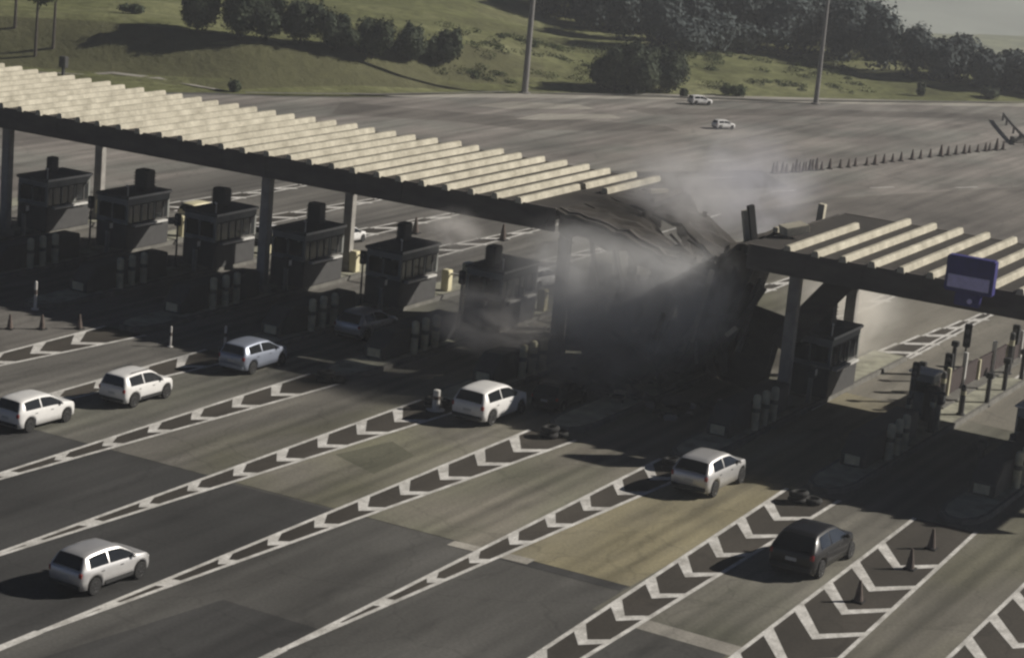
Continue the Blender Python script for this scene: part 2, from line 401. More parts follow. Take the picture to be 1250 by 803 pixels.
for k, xc in enumerate([-75.2, -69.9, -64.6, -59.3, -54.0, -48.7, -43.4, -38.1, -32.8]):     # tapering gores on the way out
    xr = xc + .9; wn = 1.55
    if xc == -32.8: stroke((-31.9, 88), (-32.4, 112), .14)
    y0, y1 = 100.5, 116
    for i in range(6):
        a = y0 + (y1 - y0) * i / 6; b = y0 + (y1 - y0) * (i + 1) / 6
        wa, wb = wn * (1 - (a - y0) / (y1 - y0 + 2)), wn * (1 - (b - y0) / (y1 - y0 + 2))
        stroke((xr - .1 - wa, a), (xr - .25 - wb, b), .16); stroke((xr - .05 - .02 * i, a), (xr - .05 - .02 * (i + 1), b), .16, .0205)
        stroke((xr - wa, a + .2), (xr, a + 1.5), .42, .022)
    gfill.append([(xr - wn, y0), (xr, y0), (xr - .2, y1), (xr - .4, y1)])
    stroke((xr - .3, y1), (xr - .6, 128), .2)
stroke((-26.75, 89), (-27.0, 103), .15)
for x, y in ((-60, 140), (-57, 133), (-51, 147), (-47, 153), (-63, 147), (-55, 139)): stroke((x, y), (x + 1.0, y + 2.0), .18)
for i, pts in enumerate(gfill): struct(poly('gore_paving', pts, .014, 'gore'))
struct(raw('road_markings', pv, pf, 'paint'))

# ------------------------------------------------------------------ traffic islands
ISL = [-22.1, -27.2, -32.8, -38.1, -43.4, -48.7, -54.0, -59.3, -64.6, -69.9, -75.2, -80.5]
def island(x):
    w = .92
    out = [(-w, 100), (-w, 78.6), (-w * .8, 77.6), (-w * .35, 77.05), (w * .35, 77.05), (w * .8, 77.6), (w, 78.6), (w, 100)]
    bm = bmesh.new()
    lo = [bm.verts.new((x + a, b, 0)) for a, b in out]; hi = [bm.verts.new((x + a * .97, b + .03 if b < 99 else b, .2)) for a, b in out]
    inn = [bm.verts.new((x + a * .80, b + (.22 if b < 78 else 0), .2)) for a, b in out]
    for i in range(len(out) - 1):
        bm.faces.new((lo[i], lo[i + 1], hi[i + 1], hi[i])); bm.faces.new((hi[i], hi[i + 1], inn[i + 1], inn[i]))
    bm.faces.new((lo[0], hi[0], hi[-1], lo[-1]))
    struct(obj('kerb', bm, 'kerb'))
    n = len(out)
    bm = bmesh.new(); bm.faces.new([bm.verts.new((x + a * .80, b + (.22 if b < 78 else 0), .203)) for a, b in out])
    struct(obj('island_pavement', bm, 'kerb_top'))
for x in ISL: island(x)

# ------------------------------------------------------------------ toll canopy
YF, YB = 84.75, 95.7
def canopy(label, x0, x1, ribs, cols, loc):
    t = thing('toll_canopy', label, 'canopy', loc)
    def P(name, bm, m): return obj(name, bm, m, t)
    dx, dy = loc[0], loc[1]
    bm = bmesh.new(); box(bm, x0 - dx, x1 - dx, YF - dy + .10, YB - dy - .1, 6.78, 7.08); P('roof_slab', bm, 'roof')
    bm = bmesh.new(); box(bm, x0 - dx + .003, x1 - dx - .003, YF - dy - .02, YF - dy + .097, 6.12, 7.13)
    for k in range(int((x1 - x0) / 2.4) + 1):
        xx = x0 - dx + .1 + k * 2.4
        if xx + .03 < x1 - dx: box(bm, xx, xx + .03, YF - dy - .032, YF - dy - .018, 6.14, 7.11)
    P('fascia', bm, 'fascia')
    bm = bmesh.new(); box(bm, x0 - dx + .003, x1 - dx - .003, YB - dy - .097, YB - dy + .02, 4.95, 7.10); P('rear_fascia', bm, 'fascia')
    bm = bmesh.new(); box(bm, x0 - dx + .01, x1 - dx - .01, YF - dy + .103, YB - dy - .103, 6.62, 6.775); P('soffit', bm, 'soffit')
    for yy in (87.4, 94.7):
        bm = bmesh.new(); box(bm, x0 - dx + .02, x1 - dx - .02, yy - dy - .22, yy - dy + .22, 6.2, 6.61, .02); P('main_beam', bm, 'fascia')
    for rx, ya, yb in ribs:
        bm = bmesh.new(); w = .115
        z0, z1 = 7.083, 7.33
        # the rib stands as a trapezoid rail with slightly rounded shoulders
        prof = [(-w - .05, z0), (w + .05, z0), (w, z1 - .03), (w - .04, z1), (-w + .04, z1), (-w, z1 - .03)]
        jit = random.uniform(-.02, .02)
        A = [bm.verts.new((rx - dx + a + jit, ya - dy, b)) for a, b in prof]; B = [bm.verts.new((rx - dx + a + jit, yb - dy, b)) for a, b in prof]
        for i in range(6): bm.faces.new((A[i], A[(i + 1) % 6], B[(i + 1) % 6], B[i]))
        bm.faces.new(A[::-1]); bm.faces.new(B); P('roof_rib', bm, 'rib')
    for cx, cy in cols:
        bm = bmesh.new(); box(bm, cx - dx - .24, cx - dx + .24, cy - dy - .2, cy - dy + .2, .204, 6.198, .03)
        box(bm, cx - dx - .36, cx - dx + .36, cy - dy - .32, cy - dy + .32, .204, .55, .03); P('column', bm, 'column')
    return t
ribsL = []
k = 0
x = -44.74
while x > -91:
    ribsL.append((x, YF - .12 + random.uniform(-.14, .12), YB + .05 + random.uniform(-.3, .15))); x -= 1.185
ribsL[0] = (-44.74, YF - .12, 90.1); ribsL.insert(0, (-44.66, 90.5, YB)); ribsL.append((-43.45, 90.2, YB))
canopy('long toll plaza canopy standing on columns over the row of grey booths', -91.5, -43.0, ribsL,
       [(-75.0, 87.4), (-75.0, 94.7), (-59.4, 87.4), (-59.4, 94.7), (-43.75, 87.4), (-43.75, 94.7), (-90.5, 87.4), (-90.5, 94.7)], (-60, 90, 0))
ribsR = []
for i in range(17):
    x = -32.5 + 1.2 * i
    ribsR.append((x, YF - .12 + (0 if i else .1), YB + .05 - (3.2 if i == 0 else 0)))
canopy('shorter ribbed canopy beyond the gap carrying the blue lane sign', -34.2, -12.0, ribsR,
       [(-33.0, 87.4), (-33.0, 94.6), (-17.2, 87.4), (-17.2, 94.6)], (-24, 90, 0))

# ------------------------------------------------------------------ collapsed roof between the two canopies
def slab_piece(label, pts, thick, w_y, ribs, mat_='roof', name='fallen_roof_panel'):
    """pts: polyline (x, z) of the sagging panel; w_y = (y0, y1, skew)."""
    y0, y1, sk = w_y
    base = Vector((pts[-1][0], (y0 + y1) / 2, 0))
    t = thing(name, label, 'roof debris', base)
    rnd = random.Random(len(label))
    V, F = [], []
    ny = 9
    fine = []
    for (xa, za), (xb, zb2) in zip(pts, pts[1:]):
        for q in range(3): fine.append((xa + (xb - xa) * q / 3, za + (zb2 - za) * q / 3))
    pts = fine + [pts[-1]]
    for i, (px, pz) in enumerate(pts):
        for j in range(ny):
            f = j / (ny - 1); yy = y0 + (y1 - y0) * f
            jx = rnd.uniform(-.25, .25) if i == len(pts) - 1 else rnd.uniform(-.06, .06)
            for dz in (0, -thick):
                fold = .34 * math.sin(i * .9 + f * 5) * smoothstep(1, 6, i) + .22 * math.sin(i * 2.3 - f * 11) * smoothstep(2, 8, i)
                V.append((px - base.x + sk * f + jx + fold * .6, yy - base.y + rnd.uniform(-.08, .08), pz + dz + fold + rnd.uniform(-.07, .07)))
    def I(i, j, s): return (i * ny + j) * 2 + s
    n = len(pts)
    for i in range(n - 1):
        for j in range(ny - 1):
            F.append((I(i, j, 0), I(i + 1, j, 0), I(i + 1, j + 1, 0), I(i, j + 1, 0)))
            F.append((I(i, j, 1), I(i, j + 1, 1), I(i + 1, j + 1, 1), I(i + 1, j, 1)))
        for j in (0, ny - 1): F.append((I(i, j, 0), I(i, j, 1), I(i + 1, j, 1), I(i + 1, j, 0)))
    for i in (0, n - 1):
        for j in range(ny - 1): F.append((I(i, j, 0), I(i, j + 1, 0), I(i, j + 1, 1), I(i, j, 1)))
    raw('panel', V, F, mat_, t)
    for fx, fa, fb in ribs:                    # ribs still fixed to the sheet
        i = min(n - 2, int(fx * (n - 1))); fr = fx * (n - 1) - i
        px = pts[i][0] * (1 - fr) + pts[i + 1][0] * fr; pz = pts[i][1] * (1 - fr) + pts[i + 1][1] * fr
        bm = bmesh.new()
        ya, yb = y0 + (y1 - y0) * fa, y0 + (y1 - y0) * fb
        p = Vector((px - base.x + sk * fa, ya - base.y, pz + .22)); q = Vector((px - base.x + sk * fb, yb - base.y, pz + .22 + rnd.uniform(-.2, .2)))
        d = q - p; mt = Matrix.Translation(p) @ d.to_track_quat('Y', 'Z').to_matrix().to_4x4()
        box(bm, -.12, .12, 0, d.length, -.12, .1, .02, mt); obj('roof_rib', bm, 'rib', t)
    return t
def sagging_end():
    t = thing('sagging_roof_end', 'torn dark roof end of the long canopy sagging into the gap', 'roof debris', (-41, 90, 0)); rnd = random.Random(4)
    nx, ny = 15, 14; top = {}
    bands = [(0, 3, .9, 1.7), (3, 6, 1.4, 3.4), (6, 10, 1.1, 2.7), (10, 13, 1.3, 4.6)]      # rows, sag before and after the crease
    def band_of(j):
        for k, (a0, a1, _, _) in enumerate(bands):
            if j <= a1: return k
    for k, (j0, j1, s1, s2) in enumerate(bands):
        V, F = [], []; rows = [j0 + (.12 if j0 else 0) + (j1 - j0 - .2) * q / 6 for q in range(7)]
        cre = (.48, .36, .55, .30)[k]
        for i in range(nx):
            for m_, jj in enumerate(rows):
                f = jj / (ny - 1); reach = (6.3, 5.7, 6.1, 4.2)[k] + rnd.uniform(-.55, .45) * (i == nx - 1) + .3 * math.sin(jj * 3.1)
                q = i / (nx - 1); x = -42.985 + reach * q; y = 84.77 + 10.9 * f
                sag = s1 * q if q < cre else s1 * cre + s2 * (q - cre) * 1.25
                sag += .10 * math.sin(i * 2.3 + jj * 1.7) * q + rnd.uniform(-.06, .06)
                p = (x - .30 * max(0, sag - .8), y, 7.05 - sag)
                V.append((p[0] + 41, p[1] - 90, p[2])); V.append((p[0] + 41 + .04, p[1] - 90, p[2] - .16))
                top[i, int(round(jj))] = p
        def I(i, j, s_): return (i * 7 + j) * 2 + s_
        for i in range(nx - 1):
            for j in range(6):
                if i > nx - 6 and rnd.random() < .22: continue          # torn out
                F.append((I(i, j, 0), I(i + 1, j, 0), I(i + 1, j + 1, 0), I(i, j + 1, 0))); F.append((I(i, j, 1), I(i, j + 1, 1), I(i + 1, j + 1, 1), I(i + 1, j, 1)))
            for j in (0, 6): F.append((I(i, j, 0), I(i, j, 1), I(i + 1, j, 1), I(i + 1, j, 0)))
        for j in range(6): F.append((I(nx - 1, j, 0), I(nx - 1, j + 1, 0), I(nx - 1, j + 1, 1), I(nx - 1, j, 1)))
        raw('panel', V, F, 'roof', t)
        for q in range(3):                                              # bare purlins left sticking out
            pa = top[nx - 4, j1 if q % 2 else j0]; p = Vector((pa[0] + 41, pa[1] - 90, pa[2] - .2)); d_ = Vector((rnd.uniform(.5, 1.6), rnd.uniform(-.5, .5), rnd.uniform(-1.2, .3)))
            bm = bmesh.new(); tube(bm, p - d_ * .5, p + d_, .07, .06, 6); obj('purlin', bm, 'fascia', t)
    for j in range(ny):
        for i in range(nx):
            if (i, j) not in top: top[i, j] = top[i, j - 1]
    V, F = [], []
    for i in range(nx - 2):                                          # bent front board
        x, y, z = top[i, 0]; d = .95 + .15 * math.sin(i * 1.7)
        for yy in (-.06, .03): V += [(x + 41, y - 90 + yy - .03, z + .08), (x + 41 - .10 * i / nx, y - 90 + yy - .03 + .02 * math.sin(i * 2), z - d)]
    for i in range(nx - 3):
        o = i * 4
        F += [(o, o + 1, o + 5, o + 4), (o + 2, o + 6, o + 7, o + 3), (o, o + 4, o + 6, o + 2), (o + 1, o + 3, o + 7, o + 5)]
    raw('fascia', V, F, 'fascia', t)
    for i, j0, j1 in ((3, 8, 12), (5, 5, 9), (8, 9, 12)):            # ribs still clinging on
        p = Vector(top[i, j0]); q = Vector(top[i, j1]); p.z += .16; q.z += .18; p -= Vector((-41, 90, 0)); q -= Vector((-41, 90, 0)); d = q - p
        bm = bmesh.new(); box(bm, -.1, .1, 0, d.length, -.12, .1, .02, Matrix.Translation(p) @ d.to_track_quat('Y', 'Z').to_matrix().to_4x4()); obj('roof_rib', bm, 'roof' if j0 == 5 else 'fascia', t)
    for k in range(11):                                              # strips of cladding hanging from the torn edge
        j = rnd.randrange(0, 9); i = nx - 1 - rnd.randrange(0, 5); x, y, z = top[i, j]; ln = rnd.uniform(1.0, z - .6); w_ = rnd.uniform(.12, .34); a = rnd.uniform(-.6, .6)
        V, F = [], []
        for q in range(7):
            f = q / 6; xx = x + 41 + .35 * math.sin(f * 3 + k) * f; yy = y - 90 + .25 * math.sin(f * 4 + k * 2) * f; zz = z - .1 - ln * f
            for s_ in (-1, 1):
                for th in (0, .03): V.append((xx + s_ * w_ * math.cos(a) - th * math.sin(a), yy + s_ * w_ * math.sin(a) + th * math.cos(a), zz + rnd.uniform(-.06, .06)))
        for q in range(6):
            o = q * 4; F += [(o, o + 2, o + 6, o + 4), (o + 1, o + 5, o + 7, o + 3), (o, o + 4, o + 5, o + 1), (o + 2, o + 3, o + 7, o + 6)]
        raw('hanging_strip', V, F, ('roof', 'fascia', 'soffit')[k % 3], t)
sagging_end()
slab_piece('torn strip of roof curling down at the end of the shorter canopy', [(-34.25, 7.02), (-34.8, 6.95), (-35.3, 6.6), (-35.8, 5.9)], .3, (84.9, 95.0, .5), [(.3, .35, .6)], 'roof')
slab_piece('steep roof panel leaning down from the end of the shorter canopy', [(-35.7, 6.6), (-36.0, 5.2), (-36.6, 3.4), (-37.2, 1.7), (-37.6, .5)], .35, (86.0, 93.2, -.3), [], 'roof')
slab_piece('crumpled roof panel fallen flat across the middle lane under the smoke', [(-41.4, .9), (-40.3, 1.9), (-39.3, 1.3), (-38.2, 2.3), (-37.2, 1.0)], .3, (84.6, 92.5, .2), [(.3, .1, .5)], 'roof')

def bar(label, name, cat, p, q, w, h, m, group=None, edge=None):
    p, q = Vector(p), Vector(q); t = tag(obj(name, box(bmesh.new(), -w / 2, w / 2, 0, (q - p).length, -h / 2, h / 2, .02), m), label, cat, group)
    t.location = p; t.rotation_mode = 'QUATERNION'; t.rotation_quaternion = (q - p).to_track_quat('Y', 'Z')
    return t
bar('thick dark beam slumped diagonally between the two columns of the shorter canopy', 'fallen_beam', 'beam', (-33.9, 88.6, 2.3), (-31.0, 89.5, 6.3), .55, 1.0, 'fascia')
bar('pale bent rib standing upright above the torn roof edge', 'bent_rib', 'rib', (-35.0, 86.9, 6.3), (-35.25, 86.6, 8.1), .26, .3, 'rib')
bar('black strut leaning against the upright pale rib', 'bent_strut', 'strut', (-34.75, 87.0, 6.2), (-35.05, 86.6, 8.35), .2, .3, 'trimblack')
bar('short pale slab tipped up beside the first whole rib of the shorter canopy', 'roof_fragment', 'fragment', (-33.9, 87.6, 7.35), (-33.2, 88.3, 7.55), .9, .35, 'rib')
bar('thin pale rib sticking out of the dark wreckage in the smoke', 'bent_rib', 'rib', (-38.6, 88.2, 1.8), (-39.6, 87.8, 4.3), .2, .22, 'rib')
bar('slanting pale rib propped along the steep leaning panel', 'bent_rib', 'rib', (-36.7, 85.8, 2.4), (-36.0, 85.6, 5.6), .16, .2, 'rib')
bar('small white fragment caught on the dark wreckage beside the shorter canopy', 'roof_fragment', 'fragment', (-35.0, 85.4, 3.05), (-34.7, 85.7, 3.4), .16, .16, 'rib')
bar('short white strip left on the torn corner of the long canopy', 'roof_fragment', 'fragment', (-42.4, 92.6, 7.1), (-41.9, 93.4, 7.1), .3, .2, 'rib')
bar('small pale post with dark back at the rear edge of the shorter canopy', 'roof_vent', 'vent', (-35.2, 95.3, 6.5), (-35.15, 95.3, 7.4), .32, .3, 'rib')
bar('broken column stump leaning beneath the sagging panels', 'broken_column', 'column', (-38.2, 87.6, .1), (-37.4, 87.9, 4.4), .5, .45, 'column')
for i, (p, q, w_, lab) in enumerate([((-41.6, 85.4, 6.3), (-40.6, 85.0, 2.7), .14, 'dark purlin hanging straight down from the torn roof edge'), ((-40.9, 86.2, 6.0), (-39.1, 85.0, 2.2), .18, 'dark purlin slanting across the smoke below the torn roof'),
        ((-37.0, 88.4, .6), (-35.7, 87.6, 5.6), .2, 'dark beam leaning against the steep hanging panel'), ((-38.3, 84.9, .4), (-36.6, 85.4, 3.4), .22, 'dark beam jutting out of the debris toward the open lane'),
        ((-40.6, 84.5, .3), (-38.8, 85.2, 2.2), .2, 'short dark beam half buried at the foot of the smoke')]):
    bar(lab, 'bent_beam', 'beam', p, q, w_, w_ * 1.4, 'roof' if i % 2 else 'fascia')
for lab, p, q, w_, h_, mm in (('broad dark slab standing on edge between the steep panel and the first column', (-35.4, 88.9, .1), (-35.0, 89.6, 3.5), 2.6, .3, 'fascia'),
        ('dark slab leaning behind the steep hanging panel', (-37.3, 90.2, .1), (-36.6, 90.9, 4.3), 2.4, .3, 'roof'), ('low dark slab tipped against the wrecked island', (-39.6, 86.4, .1), (-39.0, 88.0, 2.6), 2.2, .3, 'roof'),
        ('dark slab slumped over the lane below the sagging roof end', (-41.6, 88.2, .1), (-41.0, 89.2, 3.6), 2.0, .3, 'fascia')):
    bar(lab, 'fallen_slab', 'slab', p, q, w_, h_, mm)
rng = random.Random(3)
for i in range(16):
    x = rng.uniform(-39.4, -35.4); y = rng.uniform(85.0, 89.5); z = rng.uniform(.3, 1.6); ln = rng.uniform(2.2, 4.6); tilt = rng.uniform(.5, 1.35); az_ = rng.uniform(0, 6.3)
    p = Vector((x, y, z)); q = p + Vector((math.cos(az_) * math.cos(tilt), .5 * math.sin(az_) * math.cos(tilt), math.sin(tilt))) * ln
    bar('dark bent beam in the tangle of wreckage between the two canopies', 'bent_beam', 'beam', p, q, rng.uniform(.10, .24), rng.uniform(.12, .4), ('roof', 'fascia', 'soffit', 'column')[i % 4], 'bent beams tangled between the two canopies')
for i in range(40):
    x = rng.uniform(-42.5, -34.6); y = rng.uniform(81.8, 86.5); s_ = rng.uniform(.08, .24)
    bm = bmesh.new(); bmesh.ops.create_cube(bm, size=1)
    for v in bm.verts: v.co = Vector((v.co.x * s_ * rng.uniform(1, 3), v.co.y * s_ * rng.uniform(.8, 2), v.co.z * s_ * .7)) + Vector((rng.uniform(-.03, .03), rng.uniform(-.03, .03), s_ * .3))
    o = obj('debris_fragment', bm, ('fascia', 'roof', 'soffit', 'column', 'rib')[i % 5 if i % 9 == 0 else i % 4]); o.location = (x, y, .02 if not any(abs(x - c) < .95 for c in (-38.1, -43.4)) else .21); o.rotation_euler = (0, 0, rng.uniform(0, 3))
    tag(o, 'small fragment of broken roof scattered on the lane under the smoke', 'fragment', 'fragments scattered under the smoke')
for i, (x, y, s) in enumerate([(-40.9, 84.3, .5), (-39.6, 83.6, .35), (-38.7, 84.1, .6), (-37.6, 83.7, .45), (-36.4, 84.2, .55), (-35.2, 84.9, .4)]):
    bm = bmesh.new(); bmesh.ops.create_icosphere(bm, subdivisions=2, radius=s)
    for v in bm.verts: v.co = Vector((v.co.x * rng.uniform(.8, 1.3), v.co.y * rng.uniform(.8, 1.2), max(-.12, v.co.z * rng.uniform(.35, .8))))
    o = obj('rubble_chunk', bm, 'fascia'); o.location = (x, y, .13)
    tag(o, 'dark chunk of rubble lying under the collapsed roof', 'rubble', 'rubble under the collapsed roof')

# ------------------------------------------------------------------ toll booths
def make_booth(label, loc):
    t = thing('toll_booth', label, 'booth', loc, 0, 'grey toll booths on the islands')
    W, Ln, H = .95, 1.7, 2.75
    P = lambda n, bm, m, p=t: obj(n, bm, m, p)
    bm = bmesh.new(); box(bm, -W, W, -Ln, Ln, 0, 1.28, .03); P('base_wall', bm, 'booth_dark')
    bm = bmesh.new()
    for sx in (-1, 1):
        for sy in (-1, -.35, .3, 1): box(bm, sx * W - .06 * (sx > 0) * 2 + (0 if sx > 0 else 0), sx * W + (.12 if sx < 0 else 0), sy * Ln - .07 * (sy + 1), sy * Ln + .14 - .07 * (sy + 1), 1.284, 2.25)
    box(bm, -W, W, -Ln, Ln, 2.253, 2.55, .02); P('upper_wall', bm, 'booth')
    for sx in (-1, 1):
        f = P('window', box(bmesh.new(), sx * (W - .04) - .02, sx * (W - .04) + .02, -Ln + .15, Ln - .15, 1.29, 2.248), 'glass')
        bm = bmesh.new()
        yy0 = -Ln + .12
        for k in range(2): box(bm, sx * (W - .01) - .02, sx * (W - .01) + .02, -Ln + .12, Ln - .12, 1.29 + k * .9, 1.35 + k * .9)
        for k in range(5): yy = -Ln + .5 + k * .6; box(bm, sx * (W - .01) - .02, sx * (W - .01) + .02, yy - .025, yy + .025, 1.34, 2.2)
        P('window_frame', bm, 'booth_roof', f)
    for sy in (-1, 1):
        f = P('window', box(bmesh.new(), -W + .14, W - .14, sy * (Ln - .04) - .02, sy * (Ln - .04) + .02, 1.5, 2.2), 'glass')
        bm = bmesh.new(); box(bm, -.03, .03, sy * (Ln - .005) - .015, sy * (Ln - .005) + .015, 1.5, 2.2); box(bm, -W + .1, W - .1, sy * (Ln - .03) - .02, sy * (Ln - .03) + .02, 1.285, 1.498); P('window_frame', bm, 'booth', f)
    bm = bmesh.new(); box(bm, W - .02, W + .22, -Ln + .4, Ln - .35, 1.16, 1.26, .015); P('sill', bm, 'trim')
    d = P('door', box(bmesh.new(), -W - .025, -W - .003, -.4, .45, .05, 1.27, .008), 'booth')
    P('handle', box(bmesh.new(), -W - .07, -W - .028, .28, .34, .95, 1.1, .01), 'trim', d)
    bm = bmesh.new(); box(bm, -W - .07, W + .07, -Ln - .10, Ln + .10, 2.554, 2.70, .03); r = P('roof', bm, 'booth_roof')
    bm = bmesh.new(); box(bm, W + .073, W + .095, -Ln - .05, Ln + .05, 2.58, 2.695); box(bm, -W, W, Ln + .103, Ln + .12, 2.58, 2.695); P('roof_trim', bm, 'trim', r)
    bm = bmesh.new(); box(bm, -.28, .28, -.3, .3, 2.724, 3.75, .04)
    for k in range(5): box(bm, -.30, .30, -.32, .32, 2.9 + k * .16, 2.94 + k * .16)
    P('rooftop_unit', bm, 'unit')
    bm = bmesh.new(); tube(bm, (W - .1, -Ln + .1, 2.72), (W - .1, -Ln + .1, 3.2), .03); tube(bm, (W - .1, -Ln + .1, 3.2), (W - .02, -Ln - .12, 3.28), .05); P('camera_bracket', bm, 'trim')
    return t
BY = 91.2
BL = {-32.8: 'dark toll booth under the shorter canopy beside the leaning wreckage',
      -43.4: 'toll booth lost in smoke behind the last column of the long canopy',
      -48.7: 'toll booth with drifting dust against it, next to pale equipment frame',
      -54.0: 'toll booth behind the dim silver car stopped in the shade',
      -59.3: 'toll booth standing next to the tall central pair of canopy columns',
      -64.6: 'toll booth whose roof a pale cream car shows past',
      -69.9: 'toll booth immediately beside the sunlit rear column near the photo edge',
      -75.2: 'toll booth farthest from the smoke, below the end columns'}
b0 = None
for x, lab in BL.items():
    if b0 is None: b0 = make_booth(lab, (x, BY, .204))
    else:
        nb_ = dup(b0, lab, (x, BY + random.uniform(-.25, .25), .204))
        for ch in nb_.children:
            if ch.name.startswith('rooftop_unit'):
                ch.location.x += random.uniform(-.35, .3); ch.location.y += random.uniform(-.6, .6); f = random.uniform(.65, 1.05); ch.scale = (random.uniform(.7, 1.5), random.uniform(.8, 1.3), f); ch.location.z += 2.724 * (1 - f)

# bollards guarding the booths
def make_bollard(label, loc):
    t = thing('bollard', label, 'bollard', loc, 0, 'pale bollards in front of the booths')
    bm = bmesh.new(); lathe(bm, [(.16, 0), (.16, 1.3), (.14, 1.39), (.06, 1.44)], 14); obj('post', bm, 'bollard', t)
    bm = bmesh.new(); lathe(bm, [(.163, .72), (.163, .9)], 14, caps=False); obj('band', bm, 'bollard_band', t)
    return t
BN = {-22.1: 'before the kiosk at the edge of the photo', -27.2: 'before the ticket cabinet in the open lanes', -32.8: 'before the dark booth of the shorter canopy', -43.4: 'before the smoke-hidden booth',
      -48.7: 'before the booth with the pale frame', -54.0: 'before the booth behind the shaded silver car', -59.3: 'before the booth by the central columns',
      -64.6: 'before the booth with the cream car past it', -69.9: 'before the booth by the sunlit rear column', -75.2: 'before the booth farthest from the smoke'}
bl0 = None
for x, lab in BN.items():
    for k, (yy, wd) in enumerate(((82.6, 'front'), (83.5, 'middle'), (84.4, 'rear'))):
        l = f'{wd} pale bollard of three {lab}'; p = (x + .60 + random.uniform(-.02, .02), yy, .204)
        if bl0 is None: bl0 = make_bollard(l, p)
        else: dup(bl0, l, p, random.uniform(0, 3))

# lane gates, pay posts, blocks and lights that crowd the islands
IN = {-32.8: 'at the dark booth of the shorter canopy', -43.4: 'at the smoke-hidden booth', -48.7: 'at the booth with the pale frame', -54.0: 'at the booth behind the shaded silver car', -59.3: 'at the booth by the central columns',
      -64.6: 'at the booth with the cream car past it', -69.9: 'at the booth by the sunlit rear column', -75.2: 'at the booth farthest from the smoke', -27.2: 'at the ticket cabinet in the open lanes', -22.1: 'at the kiosk at the edge of the photo'}
def make_gate(label, loc):
    t = thing('lane_gate', label, 'lane gate', loc, 0, 'lane gates beyond the booths')
    obj('housing', box(bmesh.new(), -.2, .2, -.22, .22, 0, 1.05, .04), 'cream', t)
    bm = bmesh.new(); box(bm, .203, 2.9, -.05, .05, .82, .92, .02); a = obj('boom', bm, 'trim', t)
    return t
def make_pay(label, loc):
    t = thing('pay_post', label, 'pay post', loc, 0, 'pay posts beside the lanes')
    bm = bmesh.new(); box(bm, -.09, .09, -.09, .09, 0, 1.1, .02); obj('post', bm, 'booth', t)
    b_ = obj('reader_box', box(bmesh.new(), -.2, .2, -.16, .16, 1.103, 1.62, .04), 'booth_dark', t)
    obj('screen', box(bmesh.new(), .201, .215, -.11, .11, 1.25, 1.5), 'trim', b_)
    return t
def make_block(label, loc):
    t = thing('crash_block', label, 'crash block', loc, 0, 'crash blocks ahead of the booths')
    bm = bmesh.new(); prof = [(-3.4, 0), (-3.4, .5), (-2.6, 1.15), (2.6, 1.15), (2.6, 0)]
    A = [bm.verts.new((-.5, y, z)) for y, z in prof]; B = [bm.verts.new((.5, y, z)) for y, z in prof]
    for i in range(5): bm.faces.new((A[i], A[(i + 1) % 5], B[(i + 1) % 5], B[i]))
    bm.faces.new(A[::-1]); bm.faces.new(B); bmesh.ops.bevel(bm, geom=bm.edges[:], offset=.04, segments=2, affect='EDGES'); obj('block', bm, 'booth_dark', t)
    obj('hazard_panel', box(bmesh.new(), -.3, .3, -3.43, -3.403, .1, .45), 'bollard', t)
    return t
def make_mast(label, loc):
    t = thing('lane_mast', label, 'lane light', loc, 0, 'slim lane lights on the islands')
    bm = bmesh.new(); lathe(bm, [(.13, 0), (.13, .05), (.05, .07), (.04, 2.3)], 10); obj('mast', bm, 'booth_dark', t)
    h_ = obj('light_head', box(bmesh.new(), -.15, .15, -.1, .1, 2.0, 2.62, .03), 'trimblack', t)
    for z in (2.18, 2.45):
        bm = bmesh.new(); lathe(bm, [(.08, 0), (.08, .025)], 12, Matrix.Translation((0, -.103, z)) @ Matrix.Rotation(PI / 2, 4, 'X')); obj('lens', bm, 'steel', h_)
    return t
protos = [None] * 4
for x, wh in IN.items():
    jobs = [(0, make_gate, 'pale boom gate closing the lane ' + wh, (x + .45, 94.6, .204), 0), (1, make_pay, 'slim pay post ' + wh, (x + .62, 88.3, .204), .1),
            (2, make_block, 'long dark sloped crash block ' + wh, (x - .1, 83.9, .204), 0), (3, make_mast, 'slim lane light ' + wh, (x - .55, 88.4, .204), .15)]
    for k, mk, lab, loc, rz in jobs:
        if x in (-22.1, -27.2) and k == 0: continue
        if x in (-43.4, -32.8) and k == 0: continue
        if protos[k] is None: protos[k] = mk(lab, loc)
        else: dup(protos[k], lab, loc, rz * random.uniform(-1, 1))

# rubber crash cushions at the island noses
def make_tyres(label, loc):
    t = thing('tyre_stack', label, 'tyre stack', loc, 0, 'tyre stacks at the island noses')
    for k, (dx, dy, z, tl) in enumerate(((0, 0, 0, 0), (.02, .01, .23, .03), (.45, .3, 0, 0))):
        bm = bmesh.new(); ns = 18
        rings = []
        for i in range(ns):
            a = 2 * PI * i / ns; ring = []
            for j in range(8):
                b = 2 * PI * j / 8; r = .27 + .10 * math.cos(b)
                ring.append(bm.verts.new((r * math.cos(a) + dx, r * math.sin(a) + dy, z + .115 + .11 * math.sin(b) + tl * math.cos(a))))
            rings.append(ring)
        for i in range(ns):
            for j in range(8): bm.faces.new((rings[i][j], rings[(i + 1) % ns][j], rings[(i + 1) % ns][(j + 1) % 8], rings[i][(j + 1) % 8]))
        obj('tyre', bm, 'tyre', t, True)
    return t
TY = [(-27.35, 75.2, 'beside the black car'), (-32.6, 75.6, 'behind the white car entering the middle lane'), (-37.95, 76.0, 'past the white car nearest the smoke'),
      (-43.4, 76.4, 'next to the wide white post'), (-48.6, 76.5, 'where the shade begins, beyond the grey car')]
t0 = None
for x, y, lab in TY:
    l = 'old black tyres piled at the island nose ' + lab
    if t0 is None: t0 = make_tyres(l, (x, y, .018))
    else: dup(t0, l, (x, y, .018), random.uniform(-1, 1))

